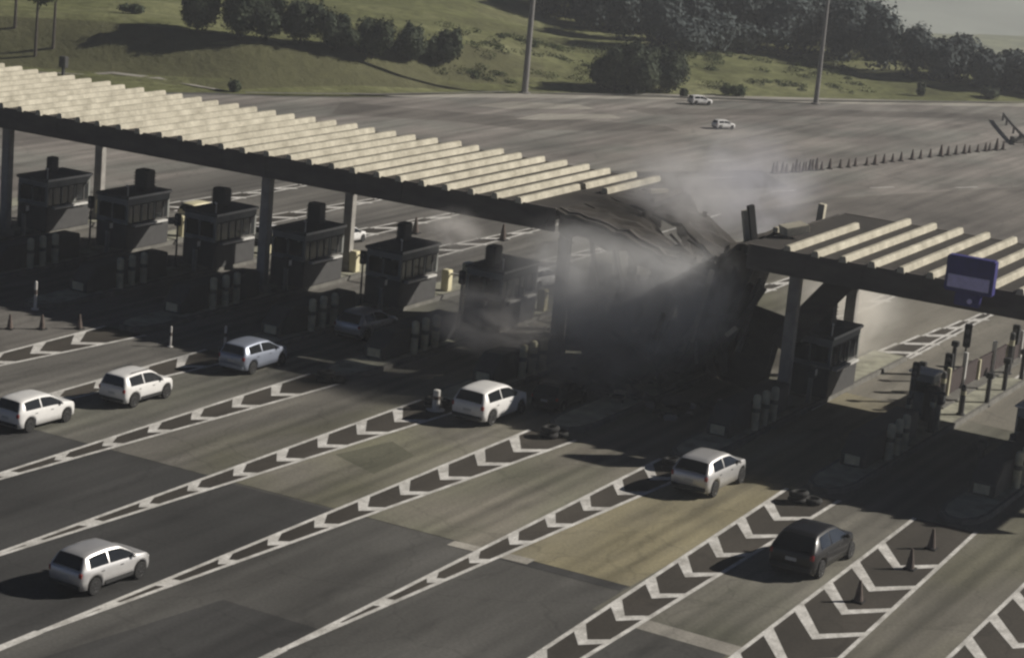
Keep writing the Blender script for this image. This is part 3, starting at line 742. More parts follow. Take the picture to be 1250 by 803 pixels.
# ------------------------------------------------------------------ kiosk, cabinet, signals, barrier
def cabinet(label, loc, w, d, h, m='booth'):
    t = thing('ticket_kiosk', label, 'kiosk', loc)
    obj('cabinet', box(bmesh.new(), -w, w, -d, d, 0, h, .04), m, t)
    obj('window', box(bmesh.new(), -w + .08, w - .08, -d - .02, -d + .01, h * .55, h * .82, .01), 'glass', t)
    obj('window', box(bmesh.new(), w - .01, w + .02, -d + .08, d - .08, h * .55, h * .82, .01), 'glass', t)
    obj('roof', box(bmesh.new(), -w - .1, w + .1, -d - .1, d + .1, h + .003, h + .1, .03), 'trim', t)
    return t
cabinet('small grey ticket cabinet with dark window on the island before the red barrier', (-28.0, 90.6, .204), .5, .45, 1.75)
cabinet('dark kiosk on the open-lane island at the edge of the photo', (-22.2, 87.4, .204), .7, .9, 2.1)
bm = bmesh.new(); lathe(bm, [(.34, 0), (.34, 1.35), (.30, 1.44), (.12, 1.5)], 18); o = obj('crash_drum', bm, 'trimblack'); o.location = (-27.3, 89.6, .204)
tag(o, 'fat black drum standing beside the small grey ticket cabinet', 'drum')
t = thing('equipment_frame', 'pale cream equipment frame standing in sun beside a toll booth', 'frame', (-50.3, 91.6, .01))
for sx in (-.55, .55): obj('post', box(bmesh.new(), sx - .07, sx + .07, -.3, .3, 0, 2.5, .02), 'cream', t)
obj('shelf', box(bmesh.new(), -.48, .48, -.3, .3, .9, 1.0, .01), 'cream', t); obj('top_panel', box(bmesh.new(), -.48, .48, -.32, .32, 2.05, 2.5, .02), 'cream', t)
bm = bmesh.new(); bmesh.ops.create_uvsphere(bm, u_segments=12, v_segments=8, radius=.13, matrix=Matrix.Translation((.15, -.2, 1.14))); obj('lamp', bm, 'lamp', t, True)

def signal(label, loc, h):
    t = thing('lane_signal', label, 'traffic signal', loc, 0, 'lane signals on the open-lane island')
    bm = bmesh.new(); lathe(bm, [(.12, 0), (.12, .06), (.05, .08), (.045, h)], 10); obj('pole', bm, 'steel', t)
    bd = obj('signal_box', box(bmesh.new(), -.17, .17, -.12, .12, h - .75, h + .05, .03), 'trimblack', t)
    for z in (h - .2, h - .52):
        bm = bmesh.new(); lathe(bm, [(.10, 0), (.10, .03)], 12, Matrix.Translation((0, -.145, z)) @ Matrix.Rotation(PI / 2, 4, 'X')); obj('lens', bm, 'steel', bd)
    return t
s0 = signal('lane signal post just past the black drum, shortest of three', (-28.5, 95.3, .204), 1.6)
dup(s0, 'tall lane signal post midway along the red barrier', (-29.0, 99.3, .204), .2, (1, 1, 1.35))
dup(s0, 'lane signal post at the far end of the red barrier', (-27.7, 102.6, .204), -.1, (1, 1, 1.15))
t = thing('safety_barrier', 'dark red panel barrier with pale posts along the open-lane island', 'barrier', (-28.0, 97.5, 0))
for k in range(6):
    y = -5.4 + k * 2.0; xx = -.12 + .055 * k * .9
    bm = bmesh.new(); box(bm, xx - .04, xx + .04, y + .12, y + 1.88, .275, 1.2, .01); box(bm, xx - .055, xx + .055, y + .12, y + 1.88, 1.1, 1.24); obj('panel', bm, 'redpanel', t)
for k in range(7):
    y = -5.4 + k * 2.0; xx = -.12 + .05 * k
    bm = bmesh.new(); box(bm, xx - .09, xx + .09, y - .09, y + .09, .204, 1.15 + (.0, .35, .7, .05, .55, .1, .4)[k], .02); obj('post', bm, 'bollard' if k % 2 else 'trim', t)
obj('kerb_rail', box(bmesh.new(), -.35, .55, -5.6, 6.8, .204, .27, .02), 'kerb', t)

for i, (x, y, h_, lab) in enumerate([(-27.7, 92.2, 1.5, 'dark thick post at the start of the red barrier'), (-26.6, 91.6, 1.25, 'short dark post between the black drum and the red barrier'), (-26.7, 87.9, 1.5, 'dark post on the open-lane island just before the ticket cabinet'),
        (-27.5, 87.2, 1.35, 'stout dark post nearest the shade edge on the open-lane island'), (-22.5, 84.9, 1.4, 'dark post before the kiosk at the edge of the photo, nearer the lens'), (-21.7, 86.0, 1.7, 'taller dark post close to the kiosk at the edge of the photo'), (-27.3, 100.6, 1.9, 'tall dark post rising behind the red barrier')]):
    t = thing('guard_post', lab, 'post', (x, y, .204)); bm = bmesh.new(); lathe(bm, [(.19, 0), (.19, .06), (.13, .08), (.12, h_), (.05, h_ + .05)], 12); obj('post', bm, 'booth_dark', t)
    bm = bmesh.new(); lathe(bm, [(.128, h_ * .7), (.126, h_ * .84)], 12, caps=False); obj('band', bm, 'bollard', t)
for i, (x, y, h_, lab) in enumerate([(-26.4, 94.6, 1.2, 'dark post beside the red barrier, first of its lane side'), (-26.5, 97.4, 1.35, 'dark post beside the red barrier, second of its lane side'), (-26.6, 100.4, 1.2, 'dark post beside the red barrier, third of its lane side'),
        (-28.9, 92.9, 1.5, 'dark post just past the ticket cabinet, ahead of the red barrier'), (-22.9, 82.3, 1.3, 'dark post on the kiosk island, front one near the olive nose'), (-21.6, 88.9, 2.3, 'tallest dark post behind the kiosk at the edge of the photo'), (-29.0, 97.6, 1.6, 'dark post on the lane side of the red barrier facing the dusty booth')]):
    t = thing('guard_post', lab, 'post', (x, y, .02 if x > -26.7 and x < -26.3 or x == -28.9 or x == -29.0 else .204)); bm = bmesh.new(); lathe(bm, [(.17, 0), (.17, .06), (.11, .08), (.10, h_), (.05, h_ + .05)], 12); obj('post', bm, 'booth_dark', t)
    obj('cap', box(bmesh.new(), -.16, .16, -.14, .14, h_ + .053, h_ + .3, .03), 'trimblack', t)
t = thing('lane_sign', 'dark blue box sign with a pale lilac panel on the shorter canopy', 'sign', (-24.75, 84.0, 6.3))
obj('housing', box(bmesh.new(), -.95, .95, -.12, .35, .62, 2.0, .05), 'signblue', t)
obj('display_panel', box(bmesh.new(), -.82, .82, -.15, -.118, .78, 1.28, .01), 'signpanel', t)
bm = bmesh.new(); box(bm, -.5, .5, -.03, .25, .1, .618, .03); box(bm, -.06, .06, .24, .6, .2, .4); obj('bracket', bm, 'signblue', t)
bm = bmesh.new(); lathe(bm, [(.10, 0), (.10, .05)], 14, Matrix.Translation((.12, -.035, .32)) @ Matrix.Rotation(PI / 2, 4, 'X')); obj('lens', bm, 'signpanel', t)

# ------------------------------------------------------------------ cones
def make_cone(label, loc, cm='cone', s=1.0):
    t = thing('traffic_cone', label, 'cone', loc, 0, None, s)
    obj('base', box(bmesh.new(), -.2, .2, -.2, .2, 0, .05, .015), 'tyre', t)
    bm = bmesh.new(); lathe(bm, [(.15, .052), (.045, .70), (.03, .72)], 16); obj('cone_body', bm, cm, t)
    bm = bmesh.new(); lathe(bm, [(.113, .30), (.090, .44)], 16, caps=False); obj('band', bm, 'coneband' if cm == 'cone' else cm, t)
    return t
c0 = make_cone('orange cone nearest the lens on the wide chevrons before the open lanes', (-21.8, 66.6, .018), 'conedark')
dup(c0, 'cone in the middle of the wide chevrons before the open lanes', (-21.6, 70.95, .018))
dup(c0, 'cone closest to the island nose on the wide chevrons', (-21.75, 73.6, .018))
c0['group'] = 'cones on the wide chevrons'
for o in bpy.data.objects:
    if o.name.startswith('traffic_cone'): o['group'] = 'cones on the wide chevrons'
for i, (x, y, w) in enumerate(((-62.6, 73.5, 'first'), (-61.7, 74.5, 'second'), (-60.7, 75.75, 'third'))):
    dup(c0, f'{w} small dark cone in the row of three at the far edge lane', (x, y, .018), random.uniform(0, 3), .9, 'row of three cones in the far edge lane')
for x, y, lab in ((-58.4, 109.0, 'dark cone on the far side of the booths, nearer the sunlit rear column'), (-55.6, 111.5, 'dark cone on the far side of the booths, nearer the smoke'), (-62.5, 106.5, 'dark cone on the far side of the booths, beside an outgoing white car')):
    dup(c0, lab, (x, y, .02), 0, 1.25, 'cones on the far side of the booths')
# slim white marker posts
def marker(label, loc, h, r=.06):
    t = thing('marker_post', label, 'marker post', loc, 0, 'slim white marker posts')
    bm = bmesh.new(); lathe(bm, [(r * 2.4, 0), (r * 2.4, .05), (r, .07), (r * .9, h), (r * .4, h + .04)], 12); obj('post', bm, 'coneband', t)
    bm = bmesh.new(); lathe(bm, [(r * 1.05, h * .55), (r * 1.02, h * .72)], 12, caps=False); obj('band', bm, 'conedark', t)
    return t
m0 = marker('tall pale post beside the three small cones', (-64.2, 77.0, .018), 1.25, .07)
dup(m0, 'pale post on the chevrons beyond the grey car, farther from it', (-56.2, 76.2, .018), 0, .7)
dup(m0, 'pale post standing just before the grey car in the shade', (-54.4, 77.6, .018), 0, .8)
dup(m0, 'wide pale post at the last chevron beside the white car nearest the smoke', (-43.1, 76.1, .018), 0, (2.2, 2.2, .65))
# row of worn cones beyond the plaza
rowpts = [(-57.86, 146.3), (-57.25, 147.8), (-56.8, 149.6), (-56.3, 151.5), (-55.03, 155.9), (-53.87, 161.4), (-52.66, 167.2), (-51.67, 172.1), (-50.6, 176.0)]
d0 = None
for i in range(36):
    f = i / 35 * (len(rowpts) - 1); a = min(len(rowpts) - 2, int(f)); f -= a
    p = Vector(rowpts[a]).lerp(Vector(rowpts[a + 1]), f)
    lab = 'dark upright cone in the long row crossing the far apron'
    loc = (p.x + random.uniform(-.1, .1), p.y + random.uniform(-.2, .2), .012)
    if d0 is None:
        d0 = make_cone(lab, loc, 'conedark', 1.1); d0['group'] = 'long row of dark cones on the far apron'
    else: dup(d0, lab, loc, random.uniform(0, 3), 1.1 * random.uniform(.75, 1.2))
# guard rail at the far corner
t = thing('guard_rail', 'dark guard rail curving at the far corner of the apron', 'guard rail', (-53, 185.5, 0))
rp = [(-3.2, 8.5), (-2.0, 5.6), (0, 1.0), (1.6, -2.6), (2.9, -5.3)]
bm = bmesh.new()
for a, b in zip(rp, rp[1:]):
    p, q = Vector((*a, .62)), Vector((*b, .62)); d = q - p
    box(bm, -.04, .04, 0, d.length + .02, -.12, .12, 0, Matrix.Translation(p) @ d.to_track_quat('Y', 'Z').to_matrix().to_4x4())
obj('rail', bm, 'steel', t)
for a in rp: obj('post', box(bmesh.new(), a[0] - .08, a[0] + .08, a[1] + .06, a[1] + .2, 0, .6), 'steel', t)
o = obj('concrete_block', box(bmesh.new(), -.9, .9, -.3, .3, 0, .5, .06), 'kerb'); o.location = (-50.9, 181.5, .01); o.rotation_euler = (0, 0, 1.0)
tag(o, 'pale concrete block at the end of the row of dark cones', 'block')

# ------------------------------------------------------------------ cars
def herm(tab, y):
    n = len(tab)
    if y <= tab[0][0]: return tab[0][1]
    if y >= tab[-1][0]: return tab[-1][1]
    for i in range(n - 1):
        if y <= tab[i + 1][0]: break
    def sl(k):
        if k == 0: return (tab[1][1] - tab[0][1]) / (tab[1][0] - tab[0][0])
        if k == n - 1: return (tab[-1][1] - tab[-2][1]) / (tab[-1][0] - tab[-2][0])
        a = (tab[k][1] - tab[k - 1][1]) / (tab[k][0] - tab[k - 1][0]); b = (tab[k + 1][1] - tab[k][1]) / (tab[k + 1][0] - tab[k][0])
        return 0 if a * b <= 0 else 2 * a * b / (a + b)
    x0, y0 = tab[i]; x1, y1 = tab[i + 1]; h = x1 - x0; t = (y - x0) / h
    return (2*t**3-3*t**2+1)*y0 + (t**3-2*t**2+t)*h*sl(i) + (-2*t**3+3*t**2)*y1 + (t**3-t**2)*h*sl(i+1)

def make_car(label, loc, rz, style, paint, s, group='cars on the toll plaza', cat='car'):
    t = thing('car', label, cat, loc, rz, group, s)
    L, W, H = style['L'], style['W'] / 2, style['H']
    k = H - 1.5; wy = (style.get('rw', .72), L - .80); wr = style.get('wr', .315)
    lift = style.get('lift', 0)
    TOP = [(0, .92 + lift), (.07, .99 + lift), (.30 + style['rake'], 1.40 + k), (.75, 1.475 + k), (1.5, 1.5 + k), (2.15, 1.45 + k), (2.5, 1.30 + k), (3.08, 1.0 + lift), (3.5, .93 + lift), (3.78, .80 + lift), (L, .62 + lift)]
    BELT = [(0, .86 + lift), (.1, .97 + lift), (1.2, .955 + lift), (2.3, .93 + lift), (3.05, .93 + lift), (3.5, .88 + lift), (3.78, .76 + lift), (L, .58 + lift)]
    PLAN = [(0, W - .17), (.10, W - .06), (.45, W - .01), (1.2, W), (2.9, W), (3.45, W - .03), (3.75, W - .14), (L - .02, W - .30), (L, W - .34)]
    def zb(y):
        z = .23 + lift * .7
        for c in wy:
            d = abs(y - c); r = wr + .06
            if d < r: z = max(z, wr + math.sqrt(r * r - d * d) * .98)
        if y < .1: z = max(z, .36)
        return z
    def sec(y):
        b, w, be = zb(y), herm(PLAN, y), herm(BELT, y); tp = max(herm(TOP, y), be + .012)
        wt = w * .955 - .40 * max(0, tp - be) * (W / .85)
        b = min(b, be - .12)
        return [(0, b), (w * .84, b), (w * .97, b + .03), (w, b + .42 * (be - b)), (w * .99, be - .12), (w * .955, be), (wt, tp - .05 * min(1, (tp - be) * 5)), (wt * .90, tp - .008), (wt * .55, tp + .008), (0, tp + .014)]
    ys = sorted(set([0, .03, .07] + [i * .07 for i in range(2, int(L / .07))] + [L - .06, L - .02, L] + [c + d * (wr + .06) for c in wy for d in (-1, -.97, -.85, .85, .97, 1)]))
    ys = [y for y in ys if 0 <= y <= L]
    bm = bmesh.new(); rings = []
    for y in ys:
        p = sec(y); full = p + [(-x, z) for x, z in p[-2:0:-1]]
        rings.append([bm.verts.new((x, y - L / 2, z)) for x, z in full])
    n = len(rings[0])
    for a, b in zip(rings, rings[1:]):
        for i in range(n): bm.faces.new((a[i], a[(i + 1) % n], b[(i + 1) % n], b[i]))
    bm.faces.new(rings[0]); bm.faces.new(rings[-1][::-1])
    body = obj('body', bm, paint, t, True)
    # glass
    def side(y0, y1, sx, name='side_window'):
        V, F = [], []; n = 14
        for i in range(n + 1):
            y = y0 + (y1 - y0) * i / n; p = sec(y); a, b = Vector(p[5]), Vector(p[6])
            lo, hi = a.lerp(b, .10), a.lerp(b, .90)
            for q in (lo, hi): V.append((sx * (q.x + .012), y - L / 2, q.y + .004))
        for i in range(n): F.append((2 * i, 2 * i + 2, 2 * i + 3, 2 * i + 1))
        return raw(name, V, F, 'glass', t, True)
    for sx in (-1, 1):
        side(.50 + style.get('cp', 0), 1.46, sx); side(1.54, 2.86, sx)
    def deck(y0, y1, name, fx=.93):
        V, F = [], []; n, mm = 8, 8
        for i in range(n + 1):
            y = y0 + (y1 - y0) * i / n; p = sec(y); pts = [p[9], p[8], p[7], p[6]]
            for j in range(mm + 1):
                x = (j / mm * 2 - 1) * p[6][0] * fx; ax = abs(x)
                for (xa, za), (xb, zb_) in zip(pts, pts[1:]):
                    if ax <= xb + 1e-6: z = za + (zb_ - za) * (ax - xa) / (xb - xa + 1e-9); break
                V.append((x, y - L / 2 + (-.012 if y < 1 else .012), z + .010))
        for i in range(n):
            for j in range(mm): q = i * (mm + 1) + j; F.append((q, q + 1, q + mm + 2, q + mm + 1))
        return raw(name, V, F, 'glass', t, True)
    deck(.075, .27 + style['rake'], 'rear_window', .88); deck(2.42, 3.04, 'windscreen')
    # wheels
    wm = bmesh.new(); mt = Matrix.Rotation(PI / 2, 4, 'Y')
    lathe(wm, [(wr * .55, -.10), (wr * .93, -.10), (wr, -.07), (wr, .07), (wr * .93, .10), (wr * .55, .10)], 24, mt); first = None
    rm = bmesh.new(); lathe(rm, [(.02, .102), (wr * .2, .112), (wr * .22, .09), (wr * .50, .085), (wr * .58, .104), (wr * .62, .10)], 24, mt, caps=False)
    for q in range(6): box(rm, wr * .16, wr * .56, -.028, .028, .085, .11, 0, mt @ Matrix.Rotation(q * PI / 3, 4, 'Z'))
    me_t = obj('wheel', wm, 'tyre', t, False); me_r = obj('rim', rm, 'alloy', me_t)
    first = True
    for sx in (-1, 1):
        for c in wy:
            if first: o = me_t; first = False; r = me_r
            else:
                o = me_t.copy(); COL.objects.link(o); o.parent = t; r = me_r.copy(); COL.objects.link(r); r.parent = o
            o.location = (sx * (W - .10), c - L / 2, wr)
            r.rotation_euler = (0, 0, PI if sx < 0 else 0)
    # lamps, bumper, plate, mirrors, handles
    for sx in (-1, 1):
        wq = herm(PLAN, .1)
        box_x = sx * (wq - .10)
        obj('tail_lamp', box(bmesh.new(), box_x - .075, box_x + .075, -L / 2 - .005, -L / 2 + .16, .72 + lift, .93 + lift, .03), 'red', t)
        wf = herm(PLAN, L - .12)
        obj('headlamp', box(bmesh.new(), sx * (wf - .15) - .11, sx * (wf - .15) + .11, L / 2 - .24, L / 2 - .05, .60 + lift, .70 + lift, .03), 'lamp', t)
        bm = bmesh.new(); box(bm, sx * (W + .02) - .09, sx * (W + .02) + .09, 2.66 - L / 2, 2.80 - L / 2, .95 + lift, 1.07 + lift, .035); obj('mirror', bm, paint if style.get('mp', 1) else 'trimblack', t)
        for yy in (1.02, 2.05):
            obj('door_handle', box(bmesh.new(), sx * (W * .995) - .012, sx * (W * .995) + .016, yy - L / 2, yy + .17 - L / 2, .80 + lift, .83 + lift, .008), 'trimblack' if paint != 'black' else 'alloy', t)
    bm = bmesh.new(); wq = herm(PLAN, .05); box(bm, -wq + .02, wq - .02, -L / 2 - .035, -L / 2 + .2, .30 + lift * .6, .50 + lift * .6, .04); obj('rear_bumper', bm, style.get('bump', 'trimblack'), t)
    bm = bmesh.new(); box(bm, -W + .28, W - .28, L / 2 - .12, L / 2 + .03, .30, .50, .04); obj('front_bumper', bm, 'trimblack', t)
    obj('number_plate', box(bmesh.new(), -.2, .2, -L / 2 - .015, -L / 2 + .03, .60 + lift, .72 + lift, .008), 'plate', t)
    obj('underbody', box(bmesh.new(), -W + .2, W - .2, -L / 2 + .3, L / 2 - .25, .2 + lift * .5, .34 + lift * .5, .03), 'trimblack', t)
    if style.get('clad'):
        for sx in (-1, 1):
            obj('sill_trim', box(bmesh.new(), sx * (W - .03) - .045, sx * (W - .03) + .045, 1.22 - L / 2, L - 1.22 - L / 2, .26 + lift * .7, .42 + lift * .7, .02), 'trimblack', t)
    if style.get('rails'):
        for sx in (-1, 1):
            bm = bmesh.new(); box(bm, sx * .54 - .02, sx * .54 + .02, .75 - L / 2, 2.15 - L / 2, 1.50 + k, 1.535 + k, .01); obj('roof_rail', bm, 'trimblack', t)
    return t
hatch = dict(L=3.95, W=1.70, H=1.5, rake=.03)
hatch2 = dict(L=4.0, W=1.70, H=1.46, rake=.16, cp=.12)
suv = dict(L=4.0, W=1.76, H=1.62, rake=-.06, lift=.06, wr=.345, rails=1, clad=1)
tall = dict(L=4.0, W=1.74, H=1.56, rake=.08, lift=.04, wr=.335, clad=1)
old = dict(L=4.0, W=1.68, H=1.48, rake=-.04, bump='silver')
sedan = dict(L=4.2, W=1.76, H=1.5, rake=.22, cp=.15)
make_car('white hatchback half out of the photo, last in the outer queue', (-52.64, 63.4, 0.02), R(-2), hatch, 'white', .81)
make_car('boxy white car with dark rear window and roof rails in the outer queue', (-52.1, 68.7, .02), R(-1), suv, 'white', .79)
carC = make_car('grey estate car with sunlit pillars entering the shade of the canopy', (-51.9, 76.2, .02), 0, old, 'silver', .84)
make_car('white hatchback at the shade line, nearest the smoke', (-41.1, 76.95, .02), R(-1.5), hatch, 'white', .93)
make_car('pale grey hatchback with rounded roof on the yellowish concrete lane', (-30.65, 74.75, .02), R(-1), hatch2, 'pearl', .935)
make_car('black car with glossy roof beside the broad chevrons', (-24.4, 69.25, .02), R(-1), sedan, 'black', .97)
make_car('pale grey car alone on the dark asphalt, nearest the lens', (-40.42, 52.0, .005), R(-3), tall, 'pearl', .81)
carH = make_car('dim silver car stopped in deep shade between two booths', (-51.7, 84.6, .02), 0, sedan, 'pearl', .84)
dup(carH, 'dark car hidden in the shade at the foot of the smoke', (-39.9, 80.6, .02), R(2), .74, swap={M['pearl']: M['black']})
carW = make_car('white car far away on the grass edge of the highway', (-76.3, 174.9, .02), R(-35), hatch, 'white', .52, 'cars beyond the plaza')
dup(carW, 'small white car driving across the far apron', (-69.1, 163.4, .02), R(-30), .47)
dup(carW, 'cream car in sun past the booths, between the two columns', (-71.8, 99.6, .02), R(-6), .72, swap={M['white']: M['cream']})
dup(carW, 'white car in sun past the booths, just beside the central column', (-66.1, 98.0, .02), R(-4), .62)
dup(carW, 'white car in sun past the booths, beside the sunlit rear column', (-63.6, 101.4, .02), R(-4), .58)
dup(carW, 'white car leaving the lanes, seen through thin dust', (-51.3, 100.0, .02), R(-5), .68)

# ------------------------------------------------------------------ trees
def crown_mesh(name, blobs, n, size, seed, m, heart=.78):
    rnd = random.Random(seed); V, F = [], []
    for (cx, cy, cz, rx, ry, rz) in (blobs if heart else ()):                    # dense heart of twigs and inner leaves
        o = len(V); nl, nk = 5, 8
        for i in range(nl + 1):
            th = PI * i / nl
            for k in range(nk):
                ph = 2 * PI * k / nk + i * .4; q = heart * rnd.uniform(.82, 1.12)
                V.append((cx + rx * q * math.sin(th) * math.cos(ph), cy + ry * q * math.sin(th) * math.sin(ph), cz + rz * q * math.cos(th)))
        for i in range(nl):
            for k in range(nk): F.append((o + i * nk + k, o + (i + 1) * nk + k, o + (i + 1) * nk + (k + 1) % nk, o + i * nk + (k + 1) % nk))
    vol = [a * b * c for (_, _, _, a, b, c) in blobs]; tot = sum(vol)
    for (cx, cy, cz, rx, ry, rz), vv in zip(blobs, vol):
        for _ in range(int(n * vv / tot)):
            while True:
                d = Vector((rnd.uniform(-1, 1), rnd.uniform(-1, 1), rnd.uniform(-1, 1)))
                if .02 < d.length < 1: break
            r = d.length; d = d.normalized() * (r ** .45) * (1 + .16 * math.sin(7 * d.x + seed) * math.sin(6 * d.y) + rnd.uniform(-.1, .12))
            c = Vector((cx + d.x * rx, cy + d.y * ry, cz + d.z * rz))
            s = size * rnd.uniform(.5, 1.25)
            nn = (d + Vector((rnd.gauss(0, .42), rnd.gauss(0, .42), rnd.gauss(0, .42) + .15))).normalized(); a = nn.orthogonal().normalized(); q = rnd.uniform(0, 6.3)
            a = a * math.cos(q) + nn.cross(a) * math.sin(q); b = nn.cross(a)
            i = len(V); V += [tuple(c - a * s), tuple(c + b * s * .6), tuple(c + a * s), tuple(c - b * s * .6)]; F.append((i, i + 1, i + 2, i + 3))
    return V, F
def make_tree(label, loc, h, w, seed, m='leaf_a', n=1500, group=None, name='tree', trunk=.22):
    t = thing(name, label, 'tree', loc, 0, group); rnd = random.Random(seed)
    blobs = []
    for i in range(7):
        a = i * 2.4 + rnd.uniform(-.5, .5); rr = w * rnd.uniform(.08, .34); hh = h * rnd.uniform(.30, .62)
        blobs.append((rr * math.cos(a), rr * math.sin(a), hh, w * rnd.uniform(.16, .28), w * rnd.uniform(.16, .28), hh * rnd.uniform(.55, .8)))
    for i in range(3):
        a = rnd.uniform(0, 6.3); rr = w * rnd.uniform(0, .3)
        blobs.append((rr * math.cos(a), rr * math.sin(a), h * rnd.uniform(.68, .86), w * rnd.uniform(.10, .17), w * .13, h * rnd.uniform(.14, .24)))
    blobs.append((0, 0, h * .45, w * .36, w * .36, h * .42))
    V, F = crown_mesh('crown', blobs, n, h * .03 + .04, seed, m); raw('crown', V, F, m, t)
    bm = bmesh.new(); tube(bm, (0, 0, -.3), (rnd.uniform(-.1, .1), 0, h * .45), h * trunk * .14, h * trunk * .09)
    for i in range(5):
        a = i * 1.3; tube(bm, (0, 0, h * (.25 + .05 * i)), (w * .28 * math.cos(a), w * .28 * math.sin(a), h * (.5 + .06 * i)), h * .014, h * .006, 6)
    obj('trunk', bm, 'bark', t)
    return t
TR = [(-108.8, 148.8, 3.6, 3.5, 'lone dark tree first in the row on the grass bank'), (-105.9, 150.3, 3.9, 3.6, 'dark tree just past the gap in the bank row'), (-104.4, 151.9, 3.6, 3.6, 'dense dark tree overlapping its neighbour near the gap in the bank row'),
      (-102.2, 153.6, 3.7, 3.8, 'broad dark tree in the middle of the bank row'), (-100.0, 155.5, 3.0, 3.4, 'lower dark tree after the broad one in the bank row'), (-98.0, 157.9, 3.4, 3.6, 'bushy dark tree toward the light pole in the bank row'),
      (-96.6, 161.4, 3.0, 3.4, 'rounded dark tree last but one before the light pole'), (-95.3, 164.8, 2.8, 3.3, 'smallest dark tree ending the bank row by the light pole')]
for i, (x, y, h, w, lab) in enumerate(TR): make_tree(lab, (x, y, terr(x, y) - .05), h * rng.uniform(.95, 1.12), w * 1.12, 20 + i, 'leaf_a', 3600, 'row of dark trees on the grass bank')
for i, (x, y, h, w, lab) in enumerate([(-84.6, 174.6, 3.9, 3.9, 'dark bushy tree by the road edge, side nearer the light pole'), (-82.9, 176.2, 4.3, 4.2, 'tallest of the clump of dark trees by the road edge'), (-81.6, 179.6, 3.9, 4.0, 'dark tree of the roadside clump, side nearer the far white car')]):
    make_tree(lab, (x, y, terr(x, y) - .05), h, w * 1.15, 50 + i, 'leaf_a', 4200, 'clump of dark trees by the road edge')
for i, (x, y, lab) in enumerate([(-120.5, 140.7, 'slender tree at the very edge of the photo on the bank top'), (-117.0, 139.1, 'slender tree second from the edge on the bank top'), (-116.5, 140.6, 'slender tree third from the edge on the bank top')]):
    t = thing('slender_tree', lab, 'tree', (x, y, terr(x, y) - .1), 0, 'slender trees on the bank top')
    bm = bmesh.new(); tube(bm, (0, 0, 0), (.1, 0, 6.2), .13, .07)
    for q in range(4): tube(bm, (.05, 0, 3.6 + q * .5), (math.cos(q * 2) * .9, math.sin(q * 2) * .9, 5 + q * .4), .04, .015, 6)
    obj('trunk', bm, 'bark', t)
    V, F = crown_mesh('crown', [(0, 0, 5.6, 1.1, 1.1, 1.4), (.5, .3, 5.0, .8, .8, .8), (-.5, -.2, 6.3, .8, .8, 1.0)], 700, .2, 90 + i, 'leaf_b'); raw('crown', V, F, 'leaf_b', t)
def bush(label, x, y, w, h, seed, m='leaf_b', zz=None):
    rnd = random.Random(seed)
    t = thing('shrub', label, 'shrub', (x, y, terr(x, y) if zz is None else zz), 0)
    V, F = crown_mesh('foliage', [(rnd.uniform(-.3, .3) * w, rnd.uniform(-.2, .2) * w, h * .5, w * .35, w * .35, h * .5) for _ in range(4)], 500, .11, seed, m); raw('foliage', V, F, m, t)
    bm = bmesh.new(); tube(bm, (0, 0, -.1), (.05, 0, h * .5), .06, .03, 6); obj('stem', bm, 'bark', t)
    return t
bush('small dark shrub at the end of the pale kerb by the canopy', -100.7, 142.8, 1.2, .9, 1, 'leaf_a')
bush('squarish green shrub on the verge behind the far white car', -77.1, 183.6, 1.9, 1.1, 2)
bush('dark low shrub on the verge near the far corner of the apron', -62.0, 209.6, 2.2, 1.0, 3, 'leaf_a')
bush('thin upright shrub alone on the pale verge', -66.8, 203.2, .7, 1.3, 4, 'leaf_a')
bush('dark flat shrub on the green slope above the pale kerb', -116.2, 149.8, 2.0, .8, 5, 'leaf_a')
bush('tiny dark shrub between the tree clump and the far white car', -79.2, 178.0, .7, .8, 6, 'leaf_a')

# rough bushes and ground cover on the slope behind the light pole
rnd = random.Random(11); V, F = [], []
for i in range(170):
    v = rnd.uniform(-3, 36); u = lin(BANK, v) + rnd.uniform(3, 26); x, y = XY(u, v); z = terr(x, y)
    s = rnd.uniform(.4, 1.1); a, b = crown_mesh('', [(x, y, z + s * .12, s, s * .8, s * .42), (x + s * .5, y + .2, z + s * .08, s * .6, s * .6, s * .3)], rnd.randint(90, 180), .085, i, '', 0)
    o = len(V); V += a; F += [tuple(q + o for q in f) for f in b]
o = raw('undergrowth', V, F, 'leaf_b'); o['kind'] = 'stuff'; o['label'] = 'rough tufted growth on the green slope behind the pole'; o['category'] = 'undergrowth'

